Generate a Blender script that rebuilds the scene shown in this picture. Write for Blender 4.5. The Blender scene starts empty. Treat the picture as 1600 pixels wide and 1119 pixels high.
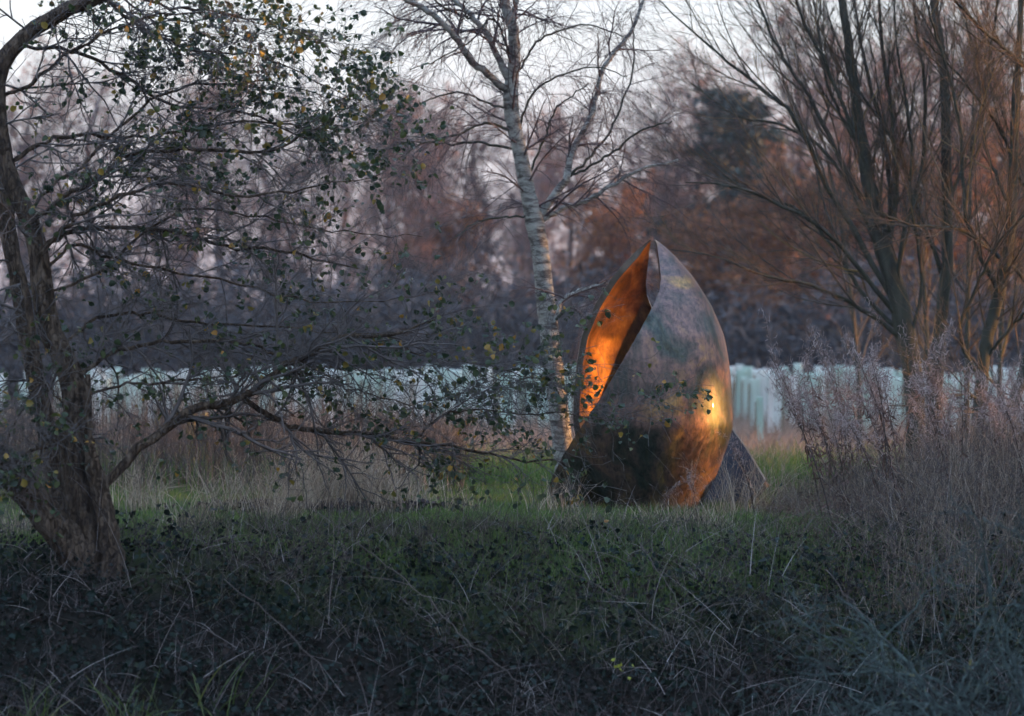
import bpy, math, random
import numpy as np
from mathutils import Vector

random.seed(7)
rng = np.random.default_rng(11)
C = bpy.context.scene.collection
scene = bpy.context.scene
R_ = math.radians

# ------------------------------------------------------------------ camera
F = 3764.0            # focal length in photo pixels (1600 wide)
CAMZ = 1.8
HORY = 541.0          # image row of the horizon
cam_d = bpy.data.cameras.new('camera')
cam = bpy.data.objects.new('camera', cam_d)
C.objects.link(cam)
cam.location = (0, 0, CAMZ)
cam.rotation_euler = (R_(90) - math.atan((559.5 - HORY) / F), 0, 0)
cam_d.sensor_width = 36
cam_d.lens = 36 * F / 1600
cam_d.clip_end = 3000
cam_d.dof.use_dof = True
cam_d.dof.focus_distance = 24.0
cam_d.dof.aperture_fstop = 1.2
scene.camera = cam

# ------------------------------------------------------------------ sky and sun
SUN_AZ = -3.5        # degrees from +X towards -Y; negative = beyond the sculpture
SUN_EL = 2.3
world = bpy.data.worlds.new('World')
scene.world = world
world.use_nodes = True
nt = world.node_tree
bg = nt.nodes['Background']
sky = nt.nodes.new('ShaderNodeTexSky')
sky.sky_type = 'NISHITA'
sky.sun_disc = False
sky.sun_elevation = R_(SUN_EL)
sky.sun_rotation = R_(90 + SUN_AZ)
sky.air_density = 1.0
sky.dust_density = 1.2
sky.ozone_density = 2.5
tint = nt.nodes.new('ShaderNodeMix')
tint.data_type = 'RGBA'
tint.blend_type = 'MULTIPLY'
tint.inputs[0].default_value = 1.0
tint.inputs[7].default_value = (0.93, 0.95, 1.12, 1)
nt.links.new(sky.outputs[0], tint.inputs[6])
# thin high cloud veils the whole dusk sky: pinkish white low down, cool blue-grey overhead
geo = nt.nodes.new('ShaderNodeTexCoord')
sep = nt.nodes.new('ShaderNodeSeparateXYZ')
nt.links.new(geo.outputs['Generated'], sep.inputs[0])
veil = nt.nodes.new('ShaderNodeValToRGB')
ve = veil.color_ramp.elements
ve[0].position = 0.0; ve[0].color = (0.195, 0.168, 0.195, 1)
ve[1].position = 1.0; ve[1].color = (0.25, 0.37, 0.58, 1)
for p_, c_ in ((0.06, (0.228, 0.210, 0.230)), (0.13, (0.245, 0.248, 0.250)), (0.35, (0.255, 0.305, 0.38))):
    e_ = ve.new(p_); e_.color = (*c_, 1)
nt.links.new(sep.outputs[2], veil.inputs[0])
scl = nt.nodes.new('ShaderNodeVectorMath'); scl.operation = 'SCALE'
scl.inputs['Scale'].default_value = 0.12
nt.links.new(tint.outputs[2], scl.inputs[0])
over = nt.nodes.new('ShaderNodeMix'); over.data_type = 'RGBA'; over.inputs[0].default_value = 0.80
nt.links.new(scl.outputs[0], over.inputs[6]); nt.links.new(veil.outputs[0], over.inputs[7])
nt.links.new(over.outputs[2], bg.inputs['Color'])
bg.inputs['Strength'].default_value = 1.0

sun_d = bpy.data.lights.new('sun', 'SUN')
sun_d.energy = 2.1
sun_d.angle = R_(0.55)
sun_d.color = (1.0, 0.44, 0.11)
sun = bpy.data.objects.new('sun', sun_d)
C.objects.link(sun)
sv = Vector((math.cos(R_(SUN_EL)) * math.cos(R_(SUN_AZ)), -math.cos(R_(SUN_EL)) * math.sin(R_(SUN_AZ)), math.sin(R_(SUN_EL))))
sun.rotation_euler = sv.to_track_quat('Z', 'Y').to_euler()
sun.location = (30, 40, 20)

scene.render.engine = 'CYCLES'
scene.view_settings.view_transform = 'Standard'
scene.view_settings.look = 'None'
scene.view_settings.gamma = 1
scene.view_settings.exposure = 2.33
scene.cycles.use_adaptive_sampling = True
scene.cycles.adaptive_threshold = 0.035
scene.cycles.max_bounces = 4
scene.cycles.diffuse_bounces = 2
scene.cycles.glossy_bounces = 3
scene.cycles.transmission_bounces = 2
scene.cycles.volume_bounces = 0

# ------------------------------------------------------------------ helpers
def at(px, py, Y):
    return np.array([(px - 800) / F * Y, Y, CAMZ - (py - HORY) / F * Y])

def nrm(a):
    return a / np.maximum(np.linalg.norm(a, axis=-1, keepdims=True), 1e-9)

def empty(name, loc, label=None, cat=None, group=None):
    o = bpy.data.objects.new(name, None)
    o.empty_display_size = 0.2
    C.objects.link(o)
    o.location = loc
    if label: tag(o, label, cat, group)
    return o

def tag(o, label=None, cat=None, group=None, kind=None):
    if label: o['label'] = label
    if cat: o['category'] = cat
    if group: o['group'] = group
    if kind: o['kind'] = kind
    return o

def make_mesh(name, V, Fs, attr=None, smooth=True):
    V = np.asarray(V, dtype=np.float32)
    if not isinstance(Fs, (list, tuple)): Fs = [Fs]
    me = bpy.data.meshes.new(name)
    me.vertices.add(len(V))
    me.vertices.foreach_set('co', V.ravel())
    starts, idx, off = [], [], 0
    for f in Fs:
        f = np.asarray(f, dtype=np.int32)
        k = f.shape[1]
        starts.append(np.arange(len(f), dtype=np.int32) * k + off)
        idx.append(f.ravel()); off += f.size
    idx = np.concatenate(idx); starts = np.concatenate(starts)
    me.loops.add(len(idx))
    me.loops.foreach_set('vertex_index', idx)
    me.polygons.add(len(starts))
    me.polygons.foreach_set('loop_start', starts)
    if smooth:
        me.polygons.foreach_set('use_smooth', np.ones(len(starts), dtype=bool))
    if attr is not None:
        a = me.attributes.new('rnd', 'FLOAT', 'POINT')
        a.data.foreach_set('value', np.asarray(attr, dtype=np.float32))
    me.update(calc_edges=True)
    me.validate()
    return me

def obj(name, me, mat=None, parent=None):
    o = bpy.data.objects.new(name, me)
    C.objects.link(o)
    if mat and not me.materials: me.materials.append(mat)
    if parent: o.parent = parent
    return o

def tubes(P, R, sides=5, cap=False):
    """P (M,N,3), R (M,N) -> verts, quads, random value per vertex"""
    M, N, _ = P.shape
    T = np.empty_like(P)
    T[:, 1:-1] = P[:, 2:] - P[:, :-2]
    T[:, 0] = P[:, 1] - P[:, 0]; T[:, -1] = P[:, -1] - P[:, -2]
    T = nrm(T)
    mean = nrm(P[:, -1] - P[:, 0])
    ref = np.where(np.abs(mean[:, 2:3]) > 0.75, np.array([[1.0, 0.13, 0.0]]), np.array([[0.0, 0.1, 1.0]]))
    n = nrm(np.cross(T, ref[:, None, :])); b = np.cross(T, n)
    a = np.arange(sides) * 2 * np.pi / sides
    V = P[:, :, None, :] + R[:, :, None, None] * (np.cos(a)[None, None, :, None] * n[:, :, None, :] + np.sin(a)[None, None, :, None] * b[:, :, None, :])
    base = (np.arange(M) * N * sides)[:, None, None]
    i = np.arange(N - 1)[None, :, None] * sides
    j = np.arange(sides)[None, None, :]
    j2 = (j + 1) % sides
    q = np.stack([base + i + j, base + i + j2, base + i + sides + j2, base + i + sides + j], -1).reshape(-1, 4)
    rv = np.repeat(rng.random(M), N * sides)
    return V.reshape(-1, 3), q, rv

def ribbons(P, W, face=None):
    M, N, _ = P.shape
    T = nrm(P[:, -1] - P[:, 0])
    r = nrm(np.cross(T, rng.normal(size=(M, 3)))) if face is None else face
    off = r[:, None, :] * W[:, :, None]
    V = np.stack([P - off, P + off], 2)
    base = (np.arange(M) * N * 2)[:, None]
    i = np.arange(N - 1)[None, :] * 2
    q = np.stack([base + i, base + i + 1, base + i + 3, base + i + 2], -1).reshape(-1, 4)
    return V.reshape(-1, 3), q, np.repeat(rng.random(M), N * 2)

def join(*parts):
    V, Q, A, o = [], [], [], 0
    for v, q, a in parts:
        V.append(v); Q.append(q + o); A.append(a); o += len(v)
    return np.concatenate(V), np.concatenate(Q), np.concatenate(A)

def sprout(P, R, k, t0, t1, ang, angv, L, Lv, N, wig, grav, rr, rend=0.35, falloff=0.4, flat=1.0, rmin=0.0):
    M, n, _ = P.shape
    t = t0 + (t1 - t0) * (np.arange(k)[None, :] + rng.random((M, k))) / k
    x = np.clip(t * (n - 1), 0, n - 1.001)
    i = x.astype(int); f = (x - i)[..., None]
    m = np.arange(M)[:, None]
    a0, a1 = P[m, i], P[m, i + 1]
    pos = a0 * (1 - f) + a1 * f
    tan = nrm(a1 - a0)
    rad = (R[m, i] * (1 - f[..., 0]) + R[m, i + 1] * f[..., 0]) * rr
    rv = rng.normal(size=(M, k, 3)) * np.array([1, 1, flat])
    perp = nrm(rv - (rv * tan).sum(-1, keepdims=True) * tan)
    a = (ang + angv * rng.normal(size=(M, k)))[..., None]
    d = nrm(tan * np.cos(a) + perp * np.sin(a))
    Ls = np.broadcast_to(np.asarray(L, float), (M,))[:, None] * np.clip(1 + Lv * rng.normal(size=(M, k)), 0.3, 2.2) * (1 - falloff * t)
    pts = [pos]
    for s in range(N - 1):
        d = nrm(d + wig * rng.normal(size=d.shape) + np.array([0, 0, -grav]))
        pos = pos + d * (Ls / (N - 1))[..., None]
        pts.append(pos)
    Pn = np.stack(pts, 2).reshape(M * k, N, 3)
    Rn = np.maximum(rad[..., None] * np.linspace(1, rend, N), rmin).reshape(M * k, N)
    return Pn, Rn

def catmull(pts, N):
    pts = np.asarray(pts, float)
    p = np.vstack([2 * pts[0] - pts[1], pts, 2 * pts[-1] - pts[-2]])
    n = len(pts)
    out = []
    for u in np.linspace(0, n - 1 - 1e-6, N):
        i = int(u); f = u - i
        a, b, c, d = p[i], p[i + 1], p[i + 2], p[i + 3]
        out.append(0.5 * (2 * b + (c - a) * f + (2 * a - 5 * b + 4 * c - d) * f * f + (3 * b - a - 3 * c + d) * f ** 3))
    return np.array(out)

def trace(pts, N, Y0, Y1=None, wob=0.0):
    """limb from (px, py, radius px) waypoints at depth Y0..Y1"""
    Y1 = Y0 if Y1 is None else Y1
    k = len(pts)
    w = []
    for i, (px, py, r) in enumerate(pts):
        Y = Y0 + (Y1 - Y0) * i / (k - 1)
        w.append(np.append(at(px, py, Y), r / F * Y))
    c = catmull(w, N)
    c[1:-1, :3] += rng.normal(size=(N - 2, 3)) * wob
    return c[:, :3], np.maximum(c[:, 3], 0.002)

# leaf templates: (verts, tri faces); length along +Y, lies in XY, folded along the midrib
LEAF_ROUND = (np.array([[0, 0, 0], [-.38, .32, .16], [-.34, .74, .06], [0, 1, -.16], [.34, .74, .10], [.40, .36, .20]], float),
              np.array([[0, 3, 2], [0, 2, 1], [0, 5, 4], [0, 4, 3]]))
LEAF_IVY = (np.array([[0, 0, 0], [-.5, .2, .06], [-.28, .62, .04], [0, 1, -.05], [.28, .62, .04], [.5, .2, .06]], float),
            np.array([[0, 3, 2], [0, 2, 1], [0, 5, 4], [0, 4, 3]]))
LEAF_LONG = (np.array([[0, 0, 0], [-.11, .45, .03], [0, 1, -.12], [.11, .45, .03]], float), np.array([[0, 2, 1], [0, 3, 2]]))

def leaves(pos, d, size, tmpl):
    """pos (M,3), d (M,3) leaf axis, size (M,)"""
    tv, tf = tmpl
    M = len(pos)
    y = nrm(d)
    x = nrm(np.cross(y, rng.normal(size=(M, 3))))
    z = np.cross(x, y)
    V = pos[:, None, :] + size[:, None, None] * (tv[None, :, 0, None] * x[:, None] + tv[None, :, 1, None] * y[:, None] + tv[None, :, 2, None] * z[:, None])
    Fc = tf[None] + (np.arange(M) * len(tv))[:, None, None]
    return V.reshape(-1, 3), Fc.reshape(-1, 3), np.repeat(rng.random(M), len(tv))

def vnoise(x, y, seed=0):
    return (np.sin(x * 1.3 + seed) * np.cos(y * 1.7 + seed * 2) + 0.5 * np.sin(x * 3.1 + y * 2.3 + seed) + 0.3 * np.sin(x * 6.7 - y * 5.9 + seed * 3)) / 1.8

# ------------------------------------------------------------------ materials
def new_mat(name):
    m = bpy.data.materials.new(name)
    m.use_nodes = True
    return m, m.node_tree, m.node_tree.nodes['Principled BSDF']

def ramp(nt, stops):
    r = nt.nodes.new('ShaderNodeValToRGB')
    e = r.color_ramp.elements
    while len(e) < len(stops): e.new(0.5)
    for k, (p, c) in enumerate(stops):
        e[k].position = p; e[k].color = (*c, 1)
    return r

def noise(nt, scale, detail=4, rough=0.6, stretch=(1, 1, 1), dist=0.0):
    tc = nt.nodes.new('ShaderNodeTexCoord')
    mp = nt.nodes.new('ShaderNodeMapping')
    mp.inputs['Scale'].default_value = stretch
    n = nt.nodes.new('ShaderNodeTexNoise')
    n.inputs['Scale'].default_value = scale
    n.inputs['Detail'].default_value = detail
    n.inputs['Roughness'].default_value = rough
    n.inputs['Distortion'].default_value = dist
    nt.links.new(tc.outputs['Object'], mp.inputs[0])
    nt.links.new(mp.outputs[0], n.inputs['Vector'])
    return n

def bump(nt, src, b, strength, dist=0.02):
    bp = nt.nodes.new('ShaderNodeBump')
    bp.inputs['Strength'].default_value = strength
    bp.inputs['Distance'].default_value = dist
    nt.links.new(src, bp.inputs['Height'])
    nt.links.new(bp.outputs[0], b.inputs['Normal'])

def noise_mat(name, stops, scale, rough=0.85, stretch=(1, 1, 1), bumps=0.5, detail=5, dist=0.02):
    m, t, b = new_mat(name)
    n = noise(t, scale, detail, 0.65, stretch)
    r = ramp(t, stops)
    t.links.new(n.outputs[0], r.inputs[0])
    t.links.new(r.outputs[0], b.inputs['Base Color'])
    b.inputs['Roughness'].default_value = rough
    b.inputs['Specular IOR Level'].default_value = 0.25
    if bumps: bump(t, n.outputs[0], b, bumps, dist)
    return m

def attr_mat(name, stops, rough=0.7, trans=0.0, spec=0.25):
    """colour picked per leaf or blade by its random value"""
    m, t, b = new_mat(name)
    a = t.nodes.new('ShaderNodeAttribute')
    a.attribute_name = 'rnd'
    r = ramp(t, stops)
    t.links.new(a.outputs['Fac'], r.inputs[0])
    t.links.new(r.outputs[0], b.inputs['Base Color'])
    b.inputs['Roughness'].default_value = rough
    b.inputs['Specular IOR Level'].default_value = spec
    if trans:
        out = t.nodes['Material Output']
        tr = t.nodes.new('ShaderNodeBsdfTranslucent')
        mx = t.nodes.new('ShaderNodeMixShader')
        mx.inputs[0].default_value = trans
        t.links.new(r.outputs[0], tr.inputs['Color'])
        t.links.new(b.outputs[0], mx.inputs[1]); t.links.new(tr.outputs[0], mx.inputs[2])
        t.links.new(mx.outputs[0], out.inputs['Surface'])
    return m

def ground_mat():
    m, t, b = new_mat('earth_and_turf')
    tc = t.nodes.new('ShaderNodeTexCoord')
    sx = t.nodes.new('ShaderNodeSeparateXYZ')
    t.links.new(tc.outputs['Object'], sx.inputs[0])
    n1 = noise(t, 0.7, 6); n2 = noise(t, 14, 5)
    def zone(lo, hi):
        mr = t.nodes.new('ShaderNodeMapRange')
        mr.inputs['From Min'].default_value = lo; mr.inputs['From Max'].default_value = hi
        ad = t.nodes.new('ShaderNodeMath'); ad.operation = 'MULTIPLY_ADD'
        ad.inputs[1].default_value = 2.5
        t.links.new(n1.outputs[0], ad.inputs[0]); t.links.new(sx.outputs[1], ad.inputs[2])
        t.links.new(ad.outputs[0], mr.inputs['Value'])
        return mr.outputs[0]
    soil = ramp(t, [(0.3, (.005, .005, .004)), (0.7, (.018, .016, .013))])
    turf = ramp(t, [(0.3, (.028, .045, .014)), (0.7, (.060, .085, .026))])
    dry = ramp(t, [(0.3, (.09, .065, .045)), (0.7, (.20, .15, .11))])
    for r in (soil, turf, dry): t.links.new(n2.outputs[0], r.inputs[0])
    def mix(f, a, c):
        x = t.nodes.new('ShaderNodeMix'); x.data_type = 'RGBA'
        t.links.new(f, x.inputs[0]); t.links.new(a, x.inputs[6]); t.links.new(c, x.inputs[7])
        return x.outputs[2]
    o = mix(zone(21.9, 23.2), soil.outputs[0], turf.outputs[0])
    o = mix(zone(32.5, 35.5), o, dry.outputs[0])
    t.links.new(o, b.inputs['Base Color'])
    b.inputs['Roughness'].default_value = 0.95
    b.inputs['Specular IOR Level'].default_value = 0.1
    bump(t, n2.outputs[0], b, 0.6, 0.05)
    return m

M = {}
M['ground'] = ground_mat()
def cracked_bark():
    m, t, b = new_mat('alder_bark')
    n = noise(t, 12, 7, .7, (1, 1, .45))
    r = ramp(t, [(.36, (.030, .022, .016)), (.5, (.085, .060, .042)), (.66, (.15, .115, .085))])
    t.links.new(n.outputs[0], r.inputs[0])
    tc = t.nodes.new('ShaderNodeTexCoord'); mp = t.nodes.new('ShaderNodeMapping'); mp.inputs['Scale'].default_value = (1, 1, .18)
    wob = t.nodes.new('ShaderNodeVectorMath'); wob.operation = 'MULTIPLY_ADD'; wob.inputs[1].default_value = (.16, .16, .16)
    t.links.new(n.outputs['Color'], wob.inputs[0]); t.links.new(tc.outputs['Object'], wob.inputs[2])
    t.links.new(wob.outputs[0], mp.inputs[0])
    v = t.nodes.new('ShaderNodeTexVoronoi'); v.feature = 'DISTANCE_TO_EDGE'; v.inputs['Scale'].default_value = 26
    t.links.new(mp.outputs[0], v.inputs['Vector'])
    cr = ramp(t, [(0, (.25, .23, .22)), (.09, (1, 1, 1))])
    t.links.new(v.outputs[0], cr.inputs[0])
    mx = t.nodes.new('ShaderNodeMix'); mx.data_type = 'RGBA'; mx.blend_type = 'MULTIPLY'; mx.inputs[0].default_value = .5
    t.links.new(r.outputs[0], mx.inputs[6]); t.links.new(cr.outputs[0], mx.inputs[7])
    t.links.new(mx.outputs[2], b.inputs['Base Color'])
    b.inputs['Roughness'].default_value = .9; b.inputs['Specular IOR Level'].default_value = .2
    ad = t.nodes.new('ShaderNodeMath'); ad.operation = 'MULTIPLY_ADD'; ad.inputs[1].default_value = .5
    t.links.new(n.outputs[0], ad.inputs[0]); t.links.new(cr.outputs[0], ad.inputs[2])
    bump(t, ad.outputs[0], b, .9, .03)
    return m
M['alder_bark'] = cracked_bark()
M['alder_twig'] = noise_mat('alder_twig', [(.3, (.06, .054, .053)), (.7, (.125, .108, .10))], 12, .7, bumps=0)
M['willow_bark'] = noise_mat('willow_bark', [(.3, (.022, .024, .019)), (.55, (.055, .058, .044)), (.75, (.09, .085, .066))], 8, .9, (1, 1, .2), .8, 6, .03)
M['willow_twig'] = attr_mat('willow_twig', [(0, (.045, .045, .038)), (.5, (.075, .064, .05)), (.88, (.12, .08, .055)), (1, (.20, .14, .05))], .6)
M['birch_twig'] = attr_mat('birch_twig', [(0, (.05, .035, .038)), (.6, (.085, .06, .062)), (1, (.12, .085, .08))], .6)
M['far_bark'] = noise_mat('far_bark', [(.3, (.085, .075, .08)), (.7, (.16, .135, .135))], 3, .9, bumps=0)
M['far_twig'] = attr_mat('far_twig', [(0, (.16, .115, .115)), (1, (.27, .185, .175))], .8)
M['rust_leaf'] = attr_mat('rust_leaf', [(0, (.12, .055, .032)), (.5, (.26, .115, .055)), (1, (.40, .185, .085))], .7, .3)
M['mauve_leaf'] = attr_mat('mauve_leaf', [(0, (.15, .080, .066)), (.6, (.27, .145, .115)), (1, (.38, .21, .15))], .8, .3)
M['pine_leaf'] = attr_mat('pine_leaf', [(0, (.022, .034, .034)), (.7, (.042, .060, .055)), (1, (.06, .078, .065))], .7)
M['thicket_leaf'] = attr_mat('thicket_leaf', [(0, (.065, .070, .082)), (.6, (.115, .108, .115)), (1, (.18, .125, .10))], .9)
M['alder_leaf'] = attr_mat('alder_leaf', [(0, (.022, .040, .024)), (.5, (.042, .068, .030)), (.88, (.085, .105, .030)), (.96, (.26, .18, .03)), (1, (.36, .18, .03))], .42, .35, .4)
M['grass'] = attr_mat('grass', [(0, (.042, .088, .018)), (.6, (.11, .19, .04)), (.9, (.17, .22, .06)), (1, (.30, .25, .14))], .55, .3)
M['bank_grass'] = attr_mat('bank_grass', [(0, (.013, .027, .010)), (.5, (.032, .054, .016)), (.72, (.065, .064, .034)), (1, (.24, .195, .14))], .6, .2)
M['straw'] = attr_mat('straw', [(0, (.16, .115, .08)), (.5, (.34, .26, .19)), (1, (.60, .50, .39))], .6, .25)
M['field_straw'] = attr_mat('field_straw', [(0, (.13, .085, .06)), (.5, (.27, .19, .145)), (1, (.42, .31, .25))], .7, .3)
M['dead_stem'] = attr_mat('dead_stem', [(0, (.035, .028, .026)), (.6, (.085, .066, .055)), (.85, (.15, .12, .105)), (1, (.34, .28, .23))], .7)
M['scrub_stem'] = attr_mat('scrub_stem', [(0, (.06, .055, .055)), (.5, (.13, .105, .09)), (.8, (.24, .18, .13)), (1, (.40, .33, .26))], .7)
M['cane'] = noise_mat('cane', [(.3, (.045, .034, .030)), (.7, (.12, .095, .085))], 9, .7, bumps=0)
M['bank_stalk'] = attr_mat('bank_stalk', [(0, (.018, .014, .014)), (.5, (.065, .048, .045)), (.8, (.14, .115, .11)), (1, (.34, .31, .30))], .7)
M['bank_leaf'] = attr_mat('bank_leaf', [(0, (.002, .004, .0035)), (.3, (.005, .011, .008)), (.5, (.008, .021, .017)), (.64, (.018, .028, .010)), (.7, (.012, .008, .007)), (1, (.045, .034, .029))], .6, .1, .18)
M['sedge'] = attr_mat('sedge', [(0, (.035, .06, .014)), (.7, (.08, .12, .025)), (1, (.16, .16, .04))], .45, .3, .4)
M['willowherb_leaf'] = attr_mat('willowherb_leaf', [(0, (.07, .042, .035)), (.6, (.15, .092, .075)), (1, (.27, .19, .15))], .8, .2)
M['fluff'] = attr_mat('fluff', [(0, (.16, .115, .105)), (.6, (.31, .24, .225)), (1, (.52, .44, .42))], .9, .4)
M['lichen_twig'] = noise_mat('lichen_twig', [(.33, (.014, .015, .015)), (.47, (.034, .050, .048)), (.62, (.080, .112, .105)), (.70, (.18, .15, .03))], 11, .85, bumps=.3)

def birch_bark():
    m, t, b = new_mat('birch_bark')
    n = noise(t, 5, 6, .7, (1, 1, 3.2), .4)
    r = ramp(t, [(.36, (.03, .027, .025)), (.44, (.11, .10, .09)), (.52, (.26, .26, .235)), (.75, (.38, .39, .35))])
    n2 = noise(t, 22, 3, .6, (1, 1, 9))
    r2 = ramp(t, [(.34, (.18, .15, .13)), (.42, (1, 1, 1))])
    mx = t.nodes.new('ShaderNodeMix'); mx.data_type = 'RGBA'; mx.blend_type = 'MULTIPLY'; mx.inputs[0].default_value = .8
    t.links.new(n.outputs[0], r.inputs[0]); t.links.new(n2.outputs[0], r2.inputs[0])
    t.links.new(r.outputs[0], mx.inputs[6]); t.links.new(r2.outputs[0], mx.inputs[7])
    t.links.new(mx.outputs[2], b.inputs['Base Color'])
    b.inputs['Roughness'].default_value = .75
    bump(t, n.outputs[0], b, .6, .02)
    return m
M['birch_bark'] = birch_bark()

def bronze(name, stops, metallic, r0, r1, stain, coat=0.0):
    m, t, b = new_mat(name)
    b.inputs['Coat Weight'].default_value = coat
    b.inputs['Coat Roughness'].default_value = .09
    n = noise(t, 2.6, 8, .68, (1, 1, .75), .6)
    n2 = noise(t, 9, 5, .7, (1, 1, .35))
    n3 = noise(t, 3.2, 7, .7, (1, 1, .6), .5)
    ad = t.nodes.new('ShaderNodeMath'); ad.operation = 'MULTIPLY_ADD'; ad.inputs[1].default_value = .30
    t.links.new(n2.outputs[0], ad.inputs[0])
    ad2 = t.nodes.new('ShaderNodeMath'); ad2.operation = 'MULTIPLY_ADD'; ad2.inputs[1].default_value = .7; ad2.inputs[2].default_value = 0
    t.links.new(n.outputs[0], ad2.inputs[0]); t.links.new(ad2.outputs[0], ad.inputs[2])
    r = ramp(t, stops)
    t.links.new(ad.outputs[0], r.inputs[0])
    r3 = ramp(t, [(.42, (1, 1, 1)), (.62, stain)])
    t.links.new(n3.outputs[0], r3.inputs[0])
    mx = t.nodes.new('ShaderNodeMix'); mx.data_type = 'RGBA'; mx.blend_type = 'MULTIPLY'; mx.inputs[0].default_value = .85
    t.links.new(r.outputs[0], mx.inputs[6]); t.links.new(r3.outputs[0], mx.inputs[7])
    t.links.new(mx.outputs[2], b.inputs['Base Color'])
    b.inputs['Metallic'].default_value = metallic
    mr = t.nodes.new('ShaderNodeMapRange')
    mr.inputs['From Min'].default_value = .3; mr.inputs['From Max'].default_value = .7
    mr.inputs['To Min'].default_value = r0; mr.inputs['To Max'].default_value = r1
    t.links.new(n3.outputs[0], mr.inputs['Value']); t.links.new(mr.outputs[0], b.inputs['Roughness'])
    bump(t, n2.outputs[0], b, .03, .01)
    return m
def patina():
    m, t, b = new_mat('bronze_outer')
    big = noise(t, 1.7, 5, .6, (1, 1, .8), .7)
    col = ramp(t, [(.34, (.048, .046, .026)), (.42, (.070, .085, .080)), (.48, (.12, .10, .092)), (.54, (.20, .135, .125)), (.60, (.26, .17, .11)), (.68, (.42, .27, .11))])
    t.links.new(big.outputs[0], col.inputs[0])
    mot = noise(t, 16, 8, .75, (1, 1, .7), .3)
    mr = ramp(t, [(.36, (.35, .38, .40)), (.5, (.85, .85, .85)), (.64, (1.35, 1.2, 1.05))])
    t.links.new(mot.outputs[0], mr.inputs[0])
    mx = t.nodes.new('ShaderNodeMix'); mx.data_type = 'RGBA'; mx.blend_type = 'MULTIPLY'; mx.inputs[0].default_value = .9
    t.links.new(col.outputs[0], mx.inputs[6]); t.links.new(mr.outputs[0], mx.inputs[7])
    # fine vertical brush streaks
    stv = noise(t, 30, 3, .6, (1, 1, .12))
    sr = ramp(t, [(.35, (.72, .72, .74)), (.65, (1.15, 1.12, 1.08))])
    t.links.new(stv.outputs[0], sr.inputs[0])
    m2 = t.nodes.new('ShaderNodeMix'); m2.data_type = 'RGBA'; m2.blend_type = 'MULTIPLY'; m2.inputs[0].default_value = .7
    t.links.new(mx.outputs[2], m2.inputs[6]); t.links.new(sr.outputs[0], m2.inputs[7])
    t.links.new(m2.outputs[2], b.inputs['Base Color'])
    b.inputs['Metallic'].default_value = .88
    rg = t.nodes.new('ShaderNodeMapRange')
    rg.inputs['From Min'].default_value = .3; rg.inputs['From Max'].default_value = .7
    rg.inputs['To Min'].default_value = .36; rg.inputs['To Max'].default_value = .56
    t.links.new(mot.outputs[0], rg.inputs['Value']); t.links.new(rg.outputs[0], b.inputs['Roughness'])
    b.inputs['Coat Weight'].default_value = .12
    b.inputs['Coat Roughness'].default_value = .04
    bump(t, mot.outputs[0], b, .04, .01)
    return m
M['bronze_outer'] = patina()
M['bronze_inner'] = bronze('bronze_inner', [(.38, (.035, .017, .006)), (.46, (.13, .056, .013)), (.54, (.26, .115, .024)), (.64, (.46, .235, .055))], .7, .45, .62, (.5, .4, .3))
def blue_foot(m):  # base colour turns blue-black low down, with a noisy edge
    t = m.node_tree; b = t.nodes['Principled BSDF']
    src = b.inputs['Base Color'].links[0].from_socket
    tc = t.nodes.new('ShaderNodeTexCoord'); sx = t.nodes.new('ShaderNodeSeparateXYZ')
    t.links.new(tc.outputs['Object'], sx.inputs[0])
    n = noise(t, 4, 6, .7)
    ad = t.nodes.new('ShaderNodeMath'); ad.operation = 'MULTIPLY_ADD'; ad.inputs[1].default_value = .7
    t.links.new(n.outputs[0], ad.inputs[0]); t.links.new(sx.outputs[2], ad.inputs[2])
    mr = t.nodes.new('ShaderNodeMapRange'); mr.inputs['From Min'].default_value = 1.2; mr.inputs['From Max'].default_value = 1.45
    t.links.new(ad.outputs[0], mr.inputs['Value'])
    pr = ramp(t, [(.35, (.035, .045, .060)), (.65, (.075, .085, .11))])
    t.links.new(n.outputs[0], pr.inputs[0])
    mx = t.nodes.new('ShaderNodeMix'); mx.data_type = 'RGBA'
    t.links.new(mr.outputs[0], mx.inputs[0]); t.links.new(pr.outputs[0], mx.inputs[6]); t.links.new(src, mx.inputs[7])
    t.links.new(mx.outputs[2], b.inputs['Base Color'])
blue_foot(M['bronze_inner'])
M['bronze_rim'] = bronze('bronze_rim', [(.35, (.045, .042, .030)), (.5, (.08, .07, .056)), (.62, (.13, .105, .095))], .85, .35, .5, (.7, .65, .6))

def guard_mat():
    m, t, b = new_mat('guard_plastic')
    oi = t.nodes.new('ShaderNodeObjectInfo')
    r = ramp(t, [(0, (.46, .62, .53)), (.4, (.66, .77, .70)), (.75, (.80, .85, .81)), (1, (.84, .82, .78))])
    t.links.new(oi.outputs['Random'], r.inputs[0])
    t.links.new(r.outputs[0], b.inputs['Base Color'])
    b.inputs['Roughness'].default_value = .45
    tr = t.nodes.new('ShaderNodeBsdfTranslucent')
    mx = t.nodes.new('ShaderNodeMixShader'); mx.inputs[0].default_value = .4
    t.links.new(r.outputs[0], tr.inputs['Color'])
    t.links.new(b.outputs[0], mx.inputs[1]); t.links.new(tr.outputs[0], mx.inputs[2])
    t.links.new(mx.outputs[0], t.nodes['Material Output'].inputs['Surface'])
    return m
M['guard'] = guard_mat()
M['stake'] = noise_mat('stake_wood', [(.3, (.14, .11, .07)), (.7, (.28, .22, .15))], 10, .85, (1, 1, .2), .3)
M['post'] = noise_mat('mossy_post', [(.3, (.16, .14, .05)), (.7, (.34, .28, .12))], 8, .85, (1, 1, .3), .4)

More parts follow.
